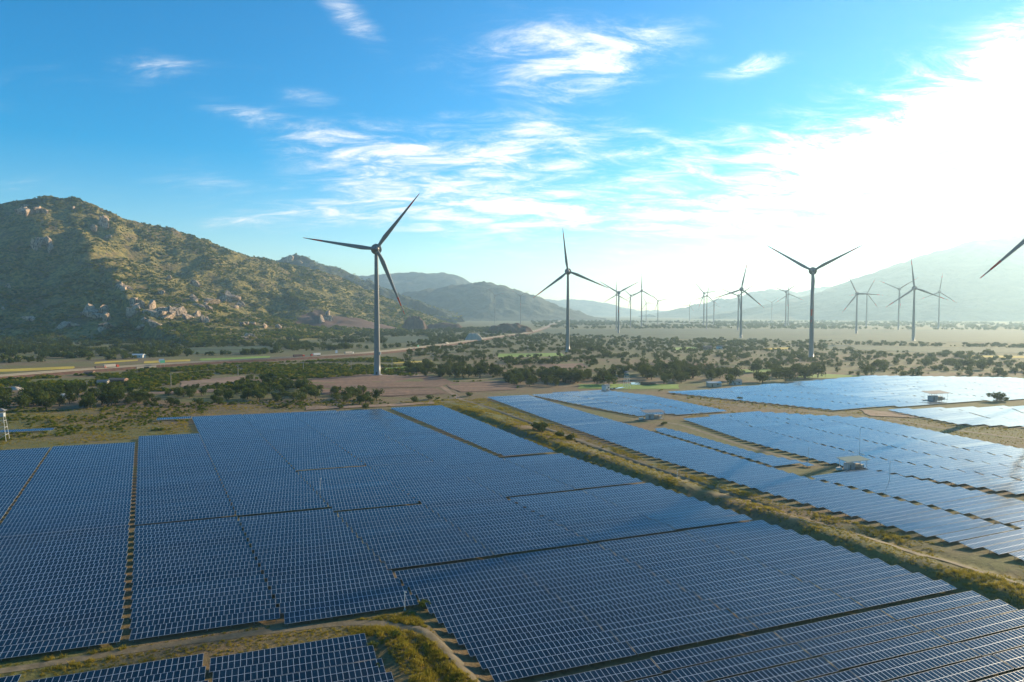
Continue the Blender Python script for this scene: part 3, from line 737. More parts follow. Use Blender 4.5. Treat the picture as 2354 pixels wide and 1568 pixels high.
o = obj('road', road_band([13, 7, 6.2, -6.2, -7, -13], [-.5, RZ - .15, RZ, RZ, RZ - .15, -.5], [M['red_soil'], M['asphalt'], M['gravel']], [0, 2, 1, 2, 0], 'road')); tag(o, 'raised highway crossing from the left edge to the distant turbines', kind='structure')
for s in (-1, 1):
    q = obj('parapet', road_band([s * 6.5 + .18, s * 6.5 + .16, s * 6.5 - .16, s * 6.5 - .18], [RZ - .1, RZ + .85, RZ + .85, RZ - .1], [M['concrete']], [0, 0, 0], 'parapet'), o)
q = obj('median_line', road_band([.12, -.12], [RZ + .012, RZ + .012], [M['white_paint']], [0], 'median_line'), o)
def on_road(px, py):
    p = gp(px, py, RZ); i = int(np.argmin(np.hypot(rd[:, 0] - p[0], rd[:, 1] - p[1]))); return rd[i], tg[i], nr[i]
def near_road(P): return np.min(np.hypot(P[:, None, 0] - rd[None, ::3, 0], P[:, None, 1] - rd[None, ::3, 1]), 1)

def truck(px, py, label, cab, cargo, L=12.0, rev=False, hgt=2.7):
    p, t_, n_ = on_road(px, py); h = math.atan2(t_[1], t_[0]) + (math.pi if rev else 0)
    side = -3.0 if not rev else 3.0
    r = empty('truck', (p[0] + n_[0] * side, p[1] + n_[1] * side, RZ), h); tag(r, label, 'truck', 'trucks on the highway')
    x0 = L / 2
    MB().box(0, 0, 1.0, L + 2.2, 0.9, 0.28).build('chassis', [M['dark_metal']], r)
    bm = bmesh.new(); prof = [(x0 - .1, .7), (x0 + 2.3, .7), (x0 + 2.4, 1.7), (x0 + 2.1, 3.0), (x0 - .1, 3.1)]
    b = MB(); k = len(prof); v = [(a, s * 1.22, z) for s in (-1, 1) for a, z in prof]
    b.add(v, [tuple(range(k)), tuple(range(k, 2 * k))[::-1]] + [(i, i + k, (i + 1) % k + k, (i + 1) % k) for i in range(k)]); bm.free()
    c = b.build('cab', [M[cab]], r)
    MB().add([(x0 + 2.41, -1.0, 1.75), (x0 + 2.41, 1.0, 1.75), (x0 + 2.16, 1.0, 2.75), (x0 + 2.16, -1.0, 2.75)], [(0, 1, 2, 3)]).build('windscreen', [M['glass_dark']], c)
    b = MB().box(-1.0, 0, 1.25 + hgt / 2, L - .6, 2.45, hgt); 
    for j in range(int(L / 1.2)): b.box(-1.0 - (L - 1) / 2 + j * 1.2, 0, 1.25 + hgt / 2, .1, 2.53, hgt - .1)
    b.build('cargo_box', [M[cargo]], r)
    for wx in (x0 + 1.3, -x0 + 3.2, -x0 + 1.9, -x0 + .6):
        for s in (-1.05, 1.05):
            MB().tube((wx, s - .15, .5), (wx, s + .15, .5), .5, n=10).build('wheel', [M['rubber']], r)
truck(283, 846, 'tan cargo truck with red cab on the highway, leftmost truck', 'cab_red', 'cargo_tan', 13)
truck(262, 848, 'dark flatbed truck following the leftmost red-cabbed truck on the highway', 'cab_red', 'cargo_dark', 9, hgt=1.6)
truck(682, 821, 'dark cargo truck with red cab, left of two close trucks near the tower', 'cab_red', 'cargo_dark', 13)
truck(722, 818, 'white cargo truck with red cab heading left near the turbine tower', 'cab_red', 'cargo_white', 12, True)
truck(792, 814, 'white cab truck with dark load just left of the turbine tower', 'cab_white', 'cargo_tan', 13)
truck(1016, 791, 'tan box truck on the highway right of the nearest turbine', 'cab_white', 'cargo_tan', 9)

def road_sign(px, py, board, label, wd=6.0, ht=3.0, off=-11.0):
    p, t_, n_ = on_road(px, py); r = empty('road_sign', (p[0] + n_[0] * off, p[1] + n_[1] * off, RZ - 1.4), math.atan2(t_[1], t_[0]) + R(8)); tag(r, label, 'road sign', 'road signs along the highway')
    for s in (-1, 1): MB().tube((s * wd * .38, 0, -1.2), (s * wd * .38, 0, 5.0), .12).build('post', [M['galvanised']], r)
    MB().box(0, -.15, 5.2, wd, .12, ht).build('board', [M[board]], r)
road_sign(354, 838, 'sign_green', 'green direction board beside the highway right of the leftmost truck')
road_sign(374, 837, 'sign_blue', 'grey blue board next to the leftmost green highway sign', 7, 3.6, 11)
road_sign(780, 815, 'sign_blue', 'tall blue board beside the highway behind the white cab truck', 4.5, 4.0, 11)
road_sign(948, 800, 'sign_green', 'green direction board beside the highway right of the nearest turbine', 8, 3.2)
# underpass and sheds below the highway
p, t_, n_ = on_road(338, 843); r = empty('underpass', (p[0] - n_[0] * 15.5, p[1] - n_[1] * 15.5, 0), math.atan2(t_[1], t_[0])); tag(r, 'concrete underpass opening in the highway embankment above the sheds', 'underpass')
MB().box(-7, 0, 1.4, 8, 1.2, 2.9).build('wing_wall', [M['concrete']], r); MB().box(7, 0, 1.4, 8, 1.2, 2.9).build('wing_wall', [M['concrete']], r); MB().box(0, 0, 2.6, 6.2, 1.4, .6).build('lintel', [M['concrete']], r); MB().box(0, .7, 1.1, 6.0, .2, 2.4).build('opening', [M['dark_metal']], r)

def house(px, py, w_, d_, h_, wall, roof, label, rz=0.1, name='shed', roof_h=1.2, cat='shed'):
    p = gp(px, py); z = float(ground_z(p[0], p[1])); r = empty(name, (p[0], p[1], z), rz); tag(r, label, cat)
    wl = MB().box(0, 0, h_ / 2, w_, d_, h_).build('wall', [M[wall]], r)
    b = MB(); a, e = w_ / 2 + .4, d_ / 2 + .4
    b.add([(-a, -e, h_), (a, -e, h_), (a, e, h_), (-a, e, h_), (-a, 0, h_ + roof_h), (a, 0, h_ + roof_h), (-a, -e, h_ - .12), (a, -e, h_ - .12), (a, e, h_ - .12), (-a, e, h_ - .12)],
          [(0, 1, 5, 4), (2, 3, 4, 5), (3, 0, 4), (1, 2, 5), (6, 9, 8, 7), (0, 6, 7, 1), (1, 7, 8, 2), (2, 8, 9, 3), (3, 9, 6, 0)]).build('roof', [M[roof]], r)
    MB().box(-w_ * .2, -d_ / 2 - .03, min(1.05, h_ * .42), min(1.1, w_ * .3), .1, min(2.1, h_ * .8)).build('door', [M['dark_metal']], r)
    MB().box(w_ * .22, -d_ / 2 - .03, h_ * .58, min(1.3, w_ * .28), .1, min(1.0, h_ * .35)).build('window', [M['glass_dark']], r)
    return r
house(237, 884, 8, 5, 3.0, 'cargo_tan', 'roof_grey', 'small pale shed, left of the two below the underpass', 0.15)
house(272, 881, 14, 6, 3.6, 'cargo_dark', 'roof_rust', 'long open dark shed with rusty roof below the highway', -0.05)
house(205, 861, 8, 5, 2.6, 'cargo_dark', 'roof_rust', 'low rusty roofed shed at the foot of the embankment near the left pole', 0.2)
house(1392, 899, 5.2, 4.0, 5.2, 'white_wall', 'roof_grey', 'small white guard hut at the back edge of the eastern panels', 0.75, 'guard_hut', .5, 'hut')
house(1640, 888, 11, 6, 3.2, 'cargo_tan', 'white_paint', 'low farmhouse with white roof among trees behind the far field', 0.05, 'farmhouse', 1.0, 'house')
house(1690, 884, 9, 6, 3.4, 'grey_container', 'roof_grey', 'grey farmhouse right of the white roofed one behind the far field', 0.1, 'farmhouse', 1.4, 'house')
house(1625, 803, 14, 8, 4.5, 'roof_rust', 'roof_rust', 'reddish farmhouse in the trees below the central turbines, left one', 0.1, 'farmhouse', 2, 'house')
house(1655, 802, 12, 8, 4.5, 'white_wall', 'roof_rust', 'pale farmhouse beside the reddish one below the central turbines', 0.0, 'farmhouse', 2, 'house')
house(318, 822, 16, 8, 4.0, 'white_wall', 'white_paint', 'white roofed farmhouse in the trees at the foot of the hill', 0.0, 'farmhouse', 1.5, 'house')
house(155, 917, 7, 5, 3.2, 'white_wall', 'white_paint', 'white roofed hut half hidden in the left thicket', 0.2, 'farmhouse', .8, 'house')

# ------------------------------------------------------------------ wind turbines
RB = 69.0
def blade_mesh():
    st = [(0.0, 2.9, 2.9, 0), (3.0, 2.9, 2.8, 0), (8, 3.6, 2.0, 14), (14, 4.5, 1.3, 12), (22, 3.9, .95, 8), (32, 3.1, .7, 5), (42, 2.4, .5, 3), (51, 1.85, .36, 1.5), (56, 1.55, .3, 1), (60, 1.25, .25, .5), (65, .85, .17, 0), (68, .5, .1, -1), (69, .12, .05, -1)]
    v, f, mi = [], [], []; n = 12
    for (r_, ch, th, tw) in st:
        q = min(1.0, max(0.0, (r_ - 3) / 6.0)); c, s = math.cos(R(tw + 6)), math.sin(R(tw + 6))
        for k in range(n):
            t_ = 2 * math.pi * k / n; x = math.cos(t_) * ch / 2; y = math.sin(t_) * th / 2 * (1 - 0.45 * q * (math.cos(t_)))
            x = x - q * ch * 0.16
            bend = -2.2 * (r_ / RB) ** 2
            v.append((x * c - y * s, x * s + y * c + bend, r_))
    for j in range(len(st) - 1):
        red = 1 if (51 <= st[j][0] < 60 or st[j][0] >= 65) else 0
        for k in range(n): f.append((j * n + k, j * n + (k + 1) % n, (j + 1) * n + (k + 1) % n, (j + 1) * n + k)); mi.append(red)
    return mesh('blade', v, f, [M['turbine_white'], M['turbine_red']], mi, True)
BLADE = blade_mesh()
NAC = MB().lathe([(.1, -2.2), (2.6, -2.0), (3.6, -.6), (3.9, 1.2), (3.7, 3.4), (3.0, 7.0), (2.0, 10.2), (.9, 12.2), (.05, 12.8)], 24, 0, 'Y').me('nacelle', [M['turbine_white']], True)
GEN = MB().lathe([(3.3, -1.9), (5.2, -1.7), (5.3, -.1), (3.4, .4)], 28, 0, 'Y').me('generator', [M['turbine_white']], True)
HUB = MB().lathe([(.05, -7.4), (1.1, -7.1), (2.0, -6.2), (2.7, -4.6), (2.9, -2.6), (2.6, -2.2)], 24, 0, 'Y').me('hub', [M['turbine_white']], True)
MAST = MB().tube((0, 6, 3), (0, 6, 6.5), .08).box(0, 6, 5.6, 1.2, .1, .1).me('wind_mast', [M['dark_metal']])
YAW = R(17)
TURB = [  # hub x, y (full-size px), rotor radius px, blade angle, label
 (1505, 997, 281, 52.6, 'largest turbine left of centre with one red banded blade hanging down right'),
 (2272, 1086, 175, 97.2, 'dark turbine in the middle of the view standing right of the blue mountain'),
 (3251, 1084, 206, 28.7, 'large turbine on the right with two blades raised in a V'),
 (2966, 1157, 113, 78.8, 'mid sized turbine with a dark tower left of the large V shaped one'),
 (2954, 1183, 80, 37, 'smaller turbine directly behind the mid sized one left of the V shaped turbine'),
 (2475, 1171, 92, 29, 'turbine right of the central one, front of the overlapping pair'),
 (2466, 1179, 59, 91, 'turbine behind the front one of the overlapping pair right of the central turbine'),
 (2523, 1182, 50, 139, 'small turbine between the overlapping pair and the upright bladed one'),
 (2567, 1162.5, 70, 90, 'turbine with one blade straight up, second group right of centre'),
 (2585, 1212, 34, 118, 'tiny faint turbine just behind the one with its blade straight up'),
 (2632, 1204, 43, 132, 'small distant turbine right of the one with its blade straight up'),
 (2758, 1220, 31, 64, 'tiny lone turbine on the far plain midway between two groups'),
 (2816.5, 1173, 63, 130, 'turbine at the left of the group of three below the bright cloud'),
 (2828, 1183, 54, 79, 'turbine overlapping just right of the left one in the group of three'),
 (2855, 1207, 41, 35, 'small turbine on the right of the group of three'),
 (2858, 1218, 30, 92, 'tiny faint turbine peeking behind the group of three'),
 (3144.6, 1167, 68, 37, 'front turbine of the pair left of the large V shaped turbine'),
 (3154.5, 1176, 62, 95, 'rear turbine of the pair left of the large V shaped turbine'),
 (3087.5, 1209, 32, 35, 'faint tiny turbine in haze left of the pair near the V turbine'),
 (3428.6, 1174, 93, 115, 'turbine right of the large V shaped one with a blade pointing right'),
 (3468, 1175, 67, 65, 'hazy turbine just behind the one right of the V turbine'),
 (3597, 1156, 78, 34, 'hazy turbine with raised V blades against the big mountain'),
 (3657.6, 1152.7, 126, 97, 'darker larger turbine in front of the big hazy mountain'),
 (3758, 1168, 75, 83, 'rightmost whole turbine, hazy, against the big mountain'),
 (4251, 831, 380, 226, 'turbine beyond the right edge, one blade tip reaching into view'),
 (1980, 1181.5, 37, 135, 'pale tiny turbine in front of the blue mountain, left of two'),
 (2082, 1183, 43, 29, 'small turbine in front of the blue mountain, right of two')]
TBASE = []
for k, (hx_, hy_, rp, ang, lab) in enumerate(TURB):
    sc = 0.72 if rp < 60 else 1.0                     # the farther rows are an older, smaller type
    D = RB * sc * FPX * 4 / rp
    P = at_depth(hx_ * PS * 0 + hx_ / 4 / PS, hy_ / 4 / PS, D)
    hub_h = P[2]
    r = empty('wind_turbine', (P[0], P[1], 0)); tag(r, lab, 'wind turbine', 'wind turbines on the plain')
    TBASE.append((P[0], P[1]))
    hh = hub_h - 3.4 * sc
    prof = [(r_ * sc, z_) for r_, z_ in [(4.7, -.5), (4.7, .9), (3.15, .9), (3.05, 12)] + [(3.05 + (1.75 - 3.05) * q, 12 + (hh - 12) * q) for q in (.25, .5, .75, 1)]]
    tw = MB().lathe(prof, 28).build('tower', [M['turbine_white']], r, True)
    MB().box(0, -3.12 * sc, 2.6, 1.2, .25, 2.4).build('door', [M['dark_metal']], tw)
    if k == 0: MB().box(3.0, -.6, 22, 1.6, 1.4, 2.4).build('service_box', [M['grey_container']], tw)
    for q in (.33, .66): MB().lathe([((3.05 - 1.3 * q) * sc + .02, 12 + (hh - 12) * q - .12), ((3.05 - 1.3 * q) * sc + .05, 12 + (hh - 12) * q), ((3.05 - 1.3 * q) * sc + .02, 12 + (hh - 12) * q + .12)], 20).build('flange', [M['galvanised']], tw)
    yaw = math.atan2(-P[0], P[1]) + R(4 + random.uniform(-4, 4))        # the rotors are turned towards the camera's side, into the wind
    na = obj('nacelle', NAC, r, (0, 0, hub_h), (0, 0, yaw)); obj('generator', GEN, na); obj('wind_mast', MAST, na); na.scale = (sc, sc, sc)
    rot = Matrix.Rotation(yaw, 4, 'Z')
    hb = obj('hub', HUB, r, (0, 0, hub_h), (0, 0, yaw)); hb.scale = (sc, sc, sc)
    for j in range(3):
        a = R(ang + 120 * j)                         # image-plane angle, counted from +x
        mt = Matrix.Translation((0, 0, hub_h)) @ rot @ Matrix.Translation((0, -4.6 * sc, 0)) @ Matrix.Rotation(math.pi / 2 - a, 4, 'Y') @ Matrix.Scale(sc, 4)
        b = bpy.data.objects.new('blade', BLADE); b.parent = r; b.matrix_local = mt; COL.objects.link(b)
p = TBASE[0]
sheet('turbine_pad', [(p[0] - 30, p[1] - 8), (p[0] + 45, p[1] - 10), (p[0] + 50, p[1] + 6), (p[0] - 20, p[1] + 10)], 'bare_earth', 0.5)

# ------------------------------------------------------------------ power line, lamp poles, masts
POLES = [(200, 901, 872, 'concrete power pole at the left above the sheds'), (393, 888, 857, 'concrete power pole left of the bare earth patch'), (547, 863, 836, 'concrete power pole below the highway, third from the left'), (697, 853, 830, 'concrete power pole left of the big turbine tower'),
         (807, 853, 827, 'concrete power pole just left of the big turbine tower'), (901, 848, 823, 'concrete power pole just right of the big turbine tower'), (995, 837, 815, 'concrete power pole right of the tower, second one'), (1068, 831, 808, 'concrete power pole right of the tower, third one'), (1135, 822, 803, 'concrete power pole right of the tower, fourth one'), (1213, 812, 795, 'concrete power pole left of the central turbine')]
tops = []
for (px, yb, yt, lab) in POLES:
    p = gp(px, yb); z = float(ground_z(p[0], p[1])); dpt = p[1]; hgt = (yb - yt) * PS / FPX * dpt
    r = empty('power_pole', (p[0], p[1], z - .3), .4); tag(r, lab, 'power pole', 'power poles along the highway')
    MB().tube((0, 0, 0), (0, 0, hgt), .34, .24, 8).build('shaft', [M['concrete']], r); MB().box(0, 0, hgt - .9, 2.6, .16, .2).build('crossarm', [M['galvanised']], r)
    for s in (-1.1, 0, 1.1): MB().tube((s, 0, hgt - .8), (s, 0, hgt - .35), .09).build('insulator', [M['white_paint']], r)
    tops.append(Vector((p[0], p[1], z + hgt - .7)))
b = MB()
for a, c in zip(tops[:-1], tops[1:]):
    last = a
    for k in range(1, 9):
        q = k / 8; m_ = a.lerp(c, q); m_.z -= 2.2 * 4 * q * (1 - q) * 0.5; b.tube(last, m_, .035, n=3); last = m_
tag(b.build('power_line', [M['galvanised']]), 'thin sagging wires strung between the concrete power poles', 'wire')
def lamp(px, yb, yt, label, nm='lamp_post'):
    p = gp(px, yb); z = float(ground_z(p[0], p[1])); hgt = (yb - yt) * PS / FPX * math.hypot(p[0] * 0, p[1])
    r = empty(nm, (p[0], p[1], z)); tag(r, label, 'pole', 'thin poles in the solar farm')
    MB().tube((0, 0, 0), (0, 0, hgt), .085, .06, 8).build('shaft', [M['white_paint']], r)
    MB().box(.15, 0, hgt, .5, .2, .16).build('lamp_head', [M['white_paint']], r); MB().box(0, 0, .05, .5, .5, .3).build('base', [M['concrete']], r)
lamp(930, 1400, 1357, 'white lamp pole on the grass corner between front panel blocks')
lamp(736, 1133, 1100, 'thin white pole among the left field panels')
lamp(1975, 1056, 985, 'tall thin mast behind the teal canopy station')
lamp(1857, 1062, 1030, 'thin pole beside the right-hand track near the teal canopy', 'lamp_post')
lamp(2044, 1112, 1062, 'thin pole rising at the near side of the eastern strip', 'lamp_post')
lamp(1556, 1108, 1086, 'short pole on the grassy verge between the fields')
lamp(1049, 916, 905, 'short post by the track at the far end of the verge')

def watchtower(px, yb, yt, label, roof):
    p = gp(px, yb); z = float(ground_z(p[0], p[1])); hgt = (yb - yt) * PS / FPX * p[1]
    r = empty('watchtower', (p[0], p[1], z), .35); tag(r, label, 'watchtower', 'steel watchtowers')
    a0, a1 = hgt * .16, hgt * .085; top = hgt * .74
    for i, j in ((-1, -1), (1, -1), (1, 1), (-1, 1)):
        MB().tube((i * a0, j * a0, -.3), (i * a1, j * a1, top), .13, .11, 6).build('leg', [M['white_paint']], r)
        MB().tube((i * a1, j * a1, top), (i * a1, j * a1, hgt * .93), .07, n=5).build('cabin_post', [M['white_paint']], r)
    for q in (.2, .42, .62):
        s = a0 + (a1 - a0) * q / .74; zq = hgt * q
        for (x0, y0, x1, y1) in ((-s, -s, s, -s), (s, -s, s, s), (s, s, -s, s), (-s, s, -s, -s)):
            MB().tube((x0, y0, zq), (x1, y1, zq), .08, n=5).build('brace', [M['white_paint']], r)
    for q0, q1 in ((.02, .2), (.2, .42), (.42, .62)):
        s0 = a0 + (a1 - a0) * q0 / .74; s1 = a0 + (a1 - a0) * q1 / .74
        for y_ in (-1, 1):
            MB().tube((-s0, y_ * s0, hgt * q0), (s1, y_ * s1, hgt * q1), .06, n=4).build('brace', [M['white_paint']], r)
    MB().box(0, 0, top, 2.4 * a1, 2.4 * a1, .2).build('platform', [M['galvanised']], r)
    c = MB().box(0, 0, top + hgt * .06, 2.1 * a1, 2.1 * a1, hgt * .1).build('cabin', [M[roof]], r)
    e = a1 * 1.6; MB().add([(-e, -e, hgt * .92), (e, -e, hgt * .92), (e, e, hgt * .92), (-e, e, hgt * .92), (0, 0, hgt)], [(0, 1, 4), (1, 2, 4), (2, 3, 4), (3, 0, 4), (3, 2, 1, 0)]).build('roof', [M['roof_grey']], r)
watchtower(1440, 893, 852, 'steel lattice watchtower beside the white hut behind the eastern panels', 'roof_teal')
watchtower(4, 1014, 937, 'white watchtower at the left edge of the picture in dry grass', 'grey_container')

def station(px, py, label, s=1.0, roof='roof_teal', rz=0.35):
    p = gp(px, py); z = float(ground_z(p[0], p[1])); r = empty('inverter_station', (p[0], p[1], z), rz); tag(r, label, 'inverter station', 'inverter stations among the panels')
    MB().box(0, 0, .1, 13 * s, 5 * s, .5).build('plinth', [M['concrete']], r)
    b = MB().box(-2.2 * s, 0, 1.75 * s, 4.4 * s, 2.6 * s, 2.9 * s)
    for k in range(9): b.box(-2.2 * s - 2.1 * s + k * .52 * s, -1.32 * s, 1.75 * s, .14, .08, 2.6 * s)
    c = b.build('container', [M['grey_container']], r); MB().box(-2.9 * s, -1.36 * s, 1.5 * s, .9 * s, .06, 2.1 * s).build('door', [M['roof_grey']], c)
    MB().box(2.6 * s, .2, 1.4 * s, 2.6 * s, 2.2 * s, 2.2 * s).build('transformer', [M['cargo_tan']], r)
    for k in range(5): MB().box(1.7 * s + k * .45 * s, -1.1 * s, 1.3 * s, .12, .5, 1.7 * s).build('cooling_fin', [M['cargo_tan']], r)
    MB().box(5.2 * s, 0, 1.1 * s, 1.2 * s, 1.6 * s, 1.7 * s).build('switch_cabinet', [M['white_wall']], r)
    MB().box(-7.8 * s, .5, .75, 2.6 * s, 1.2 * s, 1.3 * s).build('cabinet', [M['white_wall']], r)
    for i in (-6, -2, 2, 6):
        for j in (-2.1, 2.1): MB().tube((i * s, j * s, 0), (i * s, j * s, 4.6 * s + (.5 if j > 0 else 0)), .09, n=5).build('canopy_post', [M['galvanised']], r)
    MB().add([(-7 * s, -3.2 * s, 4.5 * s), (7 * s, -3.2 * s, 4.5 * s), (7 * s, 3.2 * s, 5.3 * s), (-7 * s, 3.2 * s, 5.3 * s), (-7 * s, -3.2 * s, 4.62 * s), (7 * s, -3.2 * s, 4.62 * s), (7 * s, 3.2 * s, 5.42 * s), (-7 * s, 3.2 * s, 5.42 * s)],
             [(3, 2, 1, 0), (4, 5, 6, 7), (0, 1, 5, 4), (1, 2, 6, 5), (2, 3, 7, 6), (3, 0, 4, 7)]).build('canopy_roof', [M[roof]], r)
station(1960, 1080, 'inverter station with grey containers under a teal canopy beside the eastern panels', .85)
station(1500, 963, 'small inverter station of grey boxes where two tracks meet', .95, 'roof_grey')
station(2150, 922, 'open roofed inverter station at the edge of the farthest field', 1.3, 'roof_grey')

# ------------------------------------------------------------------ rocks on the hill, earth mounds
def boulder(seed, n=3):
    bm = bmesh.new(); bmesh.ops.create_icosphere(bm, subdivisions=n, radius=1.0); g_ = np.random.default_rng(seed)
    cuts = [(Vector(g_.normal(size=3)).normalized(), g_.uniform(.42, .8)) for _ in range(16)]
    for v in bm.verts:
        for nn, dd in cuts:
            k = v.co.dot(nn)
            if k > dd: v.co -= nn * (k - dd) * .97
        v.co *= 1 + .10 * float(fbm(np.array([v.co.x * 2.1 + seed]), np.array([v.co.y * 2.1 + v.co.z * 1.7]), 3)[0])
    me = bpy.data.meshes.new('boulder'); bm.to_mesh(me); bm.free(); me.materials.append(M['granite']); return me
BOULD = [boulder(s) for s in range(6)]
ROCKS = [  # preview px, py, width px, height px, lumps, label
 (230, 516, 34, 34, 6, 'tall pale granite cliff catching the sun just below the summit'), (78, 482, 40, 24, 5, 'rounded granite slab below the summit at the far left'), (50, 488, 26, 28, 3, 'shaded granite knob at the left of the summit slab'), (102, 568, 44, 40, 6, 'shaded grey rock face in the dark middle of the slope'),
 (170, 480, 8, 10, 1, 'small boulder standing on the ridge right of the summit'), (250, 545, 22, 8, 2, 'pale boulders just below the sunlit cliff'), (240, 722, 72, 34, 7, 'big pale rock mass low on the slope left of its twin'), (318, 710, 60, 40, 7, 'big domed rock mass low on the slope right of its twin'),
 (395, 728, 80, 30, 7, 'broad bouldery rock band on the lower slope'), (505, 690, 62, 22, 5, 'smooth pale rock dome high on the right spur'), (440, 690, 26, 16, 3, 'rock outcrop left of the smooth pale dome'), (470, 702, 30, 14, 3, 'cluster of boulders under the smooth pale dome'),
 (545, 708, 24, 16, 3, 'boulder cluster at the right tip of the pale dome'), (275, 660, 40, 16, 4, 'grey boulders halfway down the shaded slope'), (385, 643, 22, 10, 2, 'small pale outcrop in scrub on the mid slope'), (450, 656, 16, 12, 2, 'pale rock at the top of the right spur'),
 (245, 586, 6, 6, 1, 'single white boulder in dark scrub mid slope'), (370, 675, 18, 10, 2, 'pinkish boulders left of the spur'), (575, 745, 30, 18, 3, 'pale rocks at the foot of the spur'), (610, 752, 26, 10, 3, 'low pale rocks right of the spur foot'), (640, 757, 30, 12, 3, 'pale rocks near the hill foot above the road'),
 (572, 777, 26, 14, 3, 'square pale rock at the foot of the hill'), (745, 735, 26, 22, 3, 'orange rock cutting at the right foot of the hill'), (60, 735, 40, 10, 4, 'scattered rocks at the lower left of the slope'), (160, 752, 44, 10, 5, 'row of reddish rocks at the foot of the hill on the left'), (18, 660, 26, 10, 2, 'grey rocks at the far left mid slope'), (8, 712, 12, 12, 2, 'pale rock at the left edge low on the slope'),
 (215, 755, 60, 8, 5, 'thin line of rubble at the foot of the left slope'), (460, 735, 30, 20, 3, 'shaded rocks in the hollow beside the spur'), (340, 745, 44, 18, 4, 'grey rocks below the twin rock masses')]
rr = np.random.default_rng(21)
for k, (px, py, wp, hp, n, lab) in enumerate(ROCKS):
    P = hill_hit(px, py)
    if P is None: continue
    D = P[1]; wm = wp * 1.35 * PS / FPX * D; hm = hp * 1.6 * PS / FPX * D; n = n if hp > 12 else max(1, n // 2)
    root = empty('granite_outcrop', tuple(P)); tag(root, lab, 'rock outcrop', 'granite outcrops on the hill')
    for j in range(n):
        ox = (rr.random() - .5) * wm * (.8 if n > 1 else 0); q = hill_hit(px + ox / D * FPX / PS, py + (rr.random() - .5) * hp * (.8 if n > 1 else 0))
        if q is None: q = P
        sz = (wm / max(1.4, n ** .55) * rr.uniform(.5, .95), wm / max(1.6, n ** .6) * rr.uniform(.3, .6), hm / max(1.2, n ** .45) * rr.uniform(.5, 1.0))
        b = obj('boulder', BOULD[rr.integers(6)], root, tuple(np.array(q) - P + np.array([0, 0, sz[2] * .12])), (rr.normal(0, .3), rr.normal(0, .3), rr.uniform(0, 6.3))); b.scale = sz
# pale rock face on the second hill
root = empty('granite_outcrop', tuple(at_depth(676, 602, 4130))); tag(root, 'pale pink rock face near the top of the second hill', 'rock outcrop', 'granite outcrops on the hill')
for j in range(7):
    b = obj('boulder', BOULD[j % 6], root, (rr.uniform(-45, 45), rr.uniform(-30, 0), rr.uniform(-55, 25)), (0, 0, rr.uniform(0, 6))); b.scale = (rr.uniform(22, 38), 26, rr.uniform(26, 48))
def mound(px, py, wpx, hpx, label, m_='red_soil', seed=0, n=40, flat_=0.0):
    p = gp(px, py); wm = wpx * PS / FPX * p[1] / 2; hm = hpx * PS / FPX * p[1]
    X, Y = np.meshgrid(np.linspace(-1.15, 1.15, n), np.linspace(-1.15, 1.15, n)); rad = np.hypot(X, Y)
    Z = hm * np.clip(1.05 - rad ** 2 + .75 * fbm(X * 2.6 + seed, Y * 2.6, 4), 0, 1.2) ** .6 * (1 - sstep(.75, 1.08, rad)) + hm * .22 * fbm(X * 8 + seed, Y * 8, 3) * (rad < .95) - .6 * (rad > 1)
    o = obj('earth_mound', grid_mesh('earth_mound', X * wm, Y * wm * .6, Z, [M[m_]]), None, (p[0], p[1] + wm * .3, -.2)); tag(o, label, 'mound', 'spoil heaps near the highway'); return o
mound(952, 757, 62, 26, 'dark red earth mound with a cut face right of the nearest turbine', seed=2)
mound(1172, 765, 110, 20, 'long dark spoil heap left of the highway bend', seed=5)
mound(1020, 755, 90, 12, 'low dark earth bank between the two spoil heaps', seed=8)
mound(1088, 784, 46, 16, 'pale rubble heap at the edge of the highway', 'rock_pale', 11)
mound(20, 897, 60, 7, 'pile of pale rubble above the thicket at the left edge', 'rock_pale', 13)
mound(760, 757, 120, 14, 'reddish earth bank at the right foot of the hill', seed=17)

# ------------------------------------------------------------------ vegetation
def leaf_cloud(seed, n, lobes, leaf, m_, squash=0.8, base=0.25, name='crown'):
    """crown of unit radius and unit height: many leaf-clump faces spread through several lobes"""
    g_ = np.random.default_rng(seed); L = []
    for k in range(lobes):
        a = g_.uniform(0, 6.283); r_ = g_.uniform(.15, .62) if k else 0
        L.append((r_ * math.cos(a), r_ * math.sin(a), g_.uniform(base + .12, .74) if k else .60, g_.uniform(.26, .46) if k else .42))
    v, f = [], []
    for i in range(n):
        cx, cy_, cz, cr = L[g_.integers(len(L))]
        d_ = g_.normal(size=3); d_ /= np.linalg.norm(d_); rad = cr * g_.uniform(.55, 1.05)
        c = np.array([cx + d_[0] * rad, cy_ + d_[1] * rad, cz + d_[2] * rad * squash])
        if c[2] < base * .5: continue
        nrm = d_ + g_.normal(size=3) * .55; nrm /= np.linalg.norm(nrm)
        a = np.cross(nrm, g_.normal(size=3)); a /= np.linalg.norm(a); b = np.cross(nrm, a); s = leaf * g_.uniform(.6, 1.35)
        o = len(v)
        v += [c + a * s * .9, c + b * s * .55 + nrm * s * .2, c - a * s * .8, c - b * s * .6 + nrm * s * .15]
        f.append((o, o + 1, o + 2, o + 3))
    return mesh(name, v, f, [M[m_]])
def trunk_mesh(seed):
    g_ = np.random.default_rng(seed); b = MB(); p = Vector((0, 0, -.08)); q = Vector((g_.normal(0, .03), g_.normal(0, .03), .33))
    b.tube(p, q, .055, .038, 6)
    for k in range(5):
        a = g_.uniform(0, 6.28); e = q + Vector((math.cos(a) * g_.uniform(.18, .42), math.sin(a) * g_.uniform(.18, .42), g_.uniform(.18, .42))); b.tube(q, e, .028, .010, 5)
    return b.me('trunk', [M['bark']])
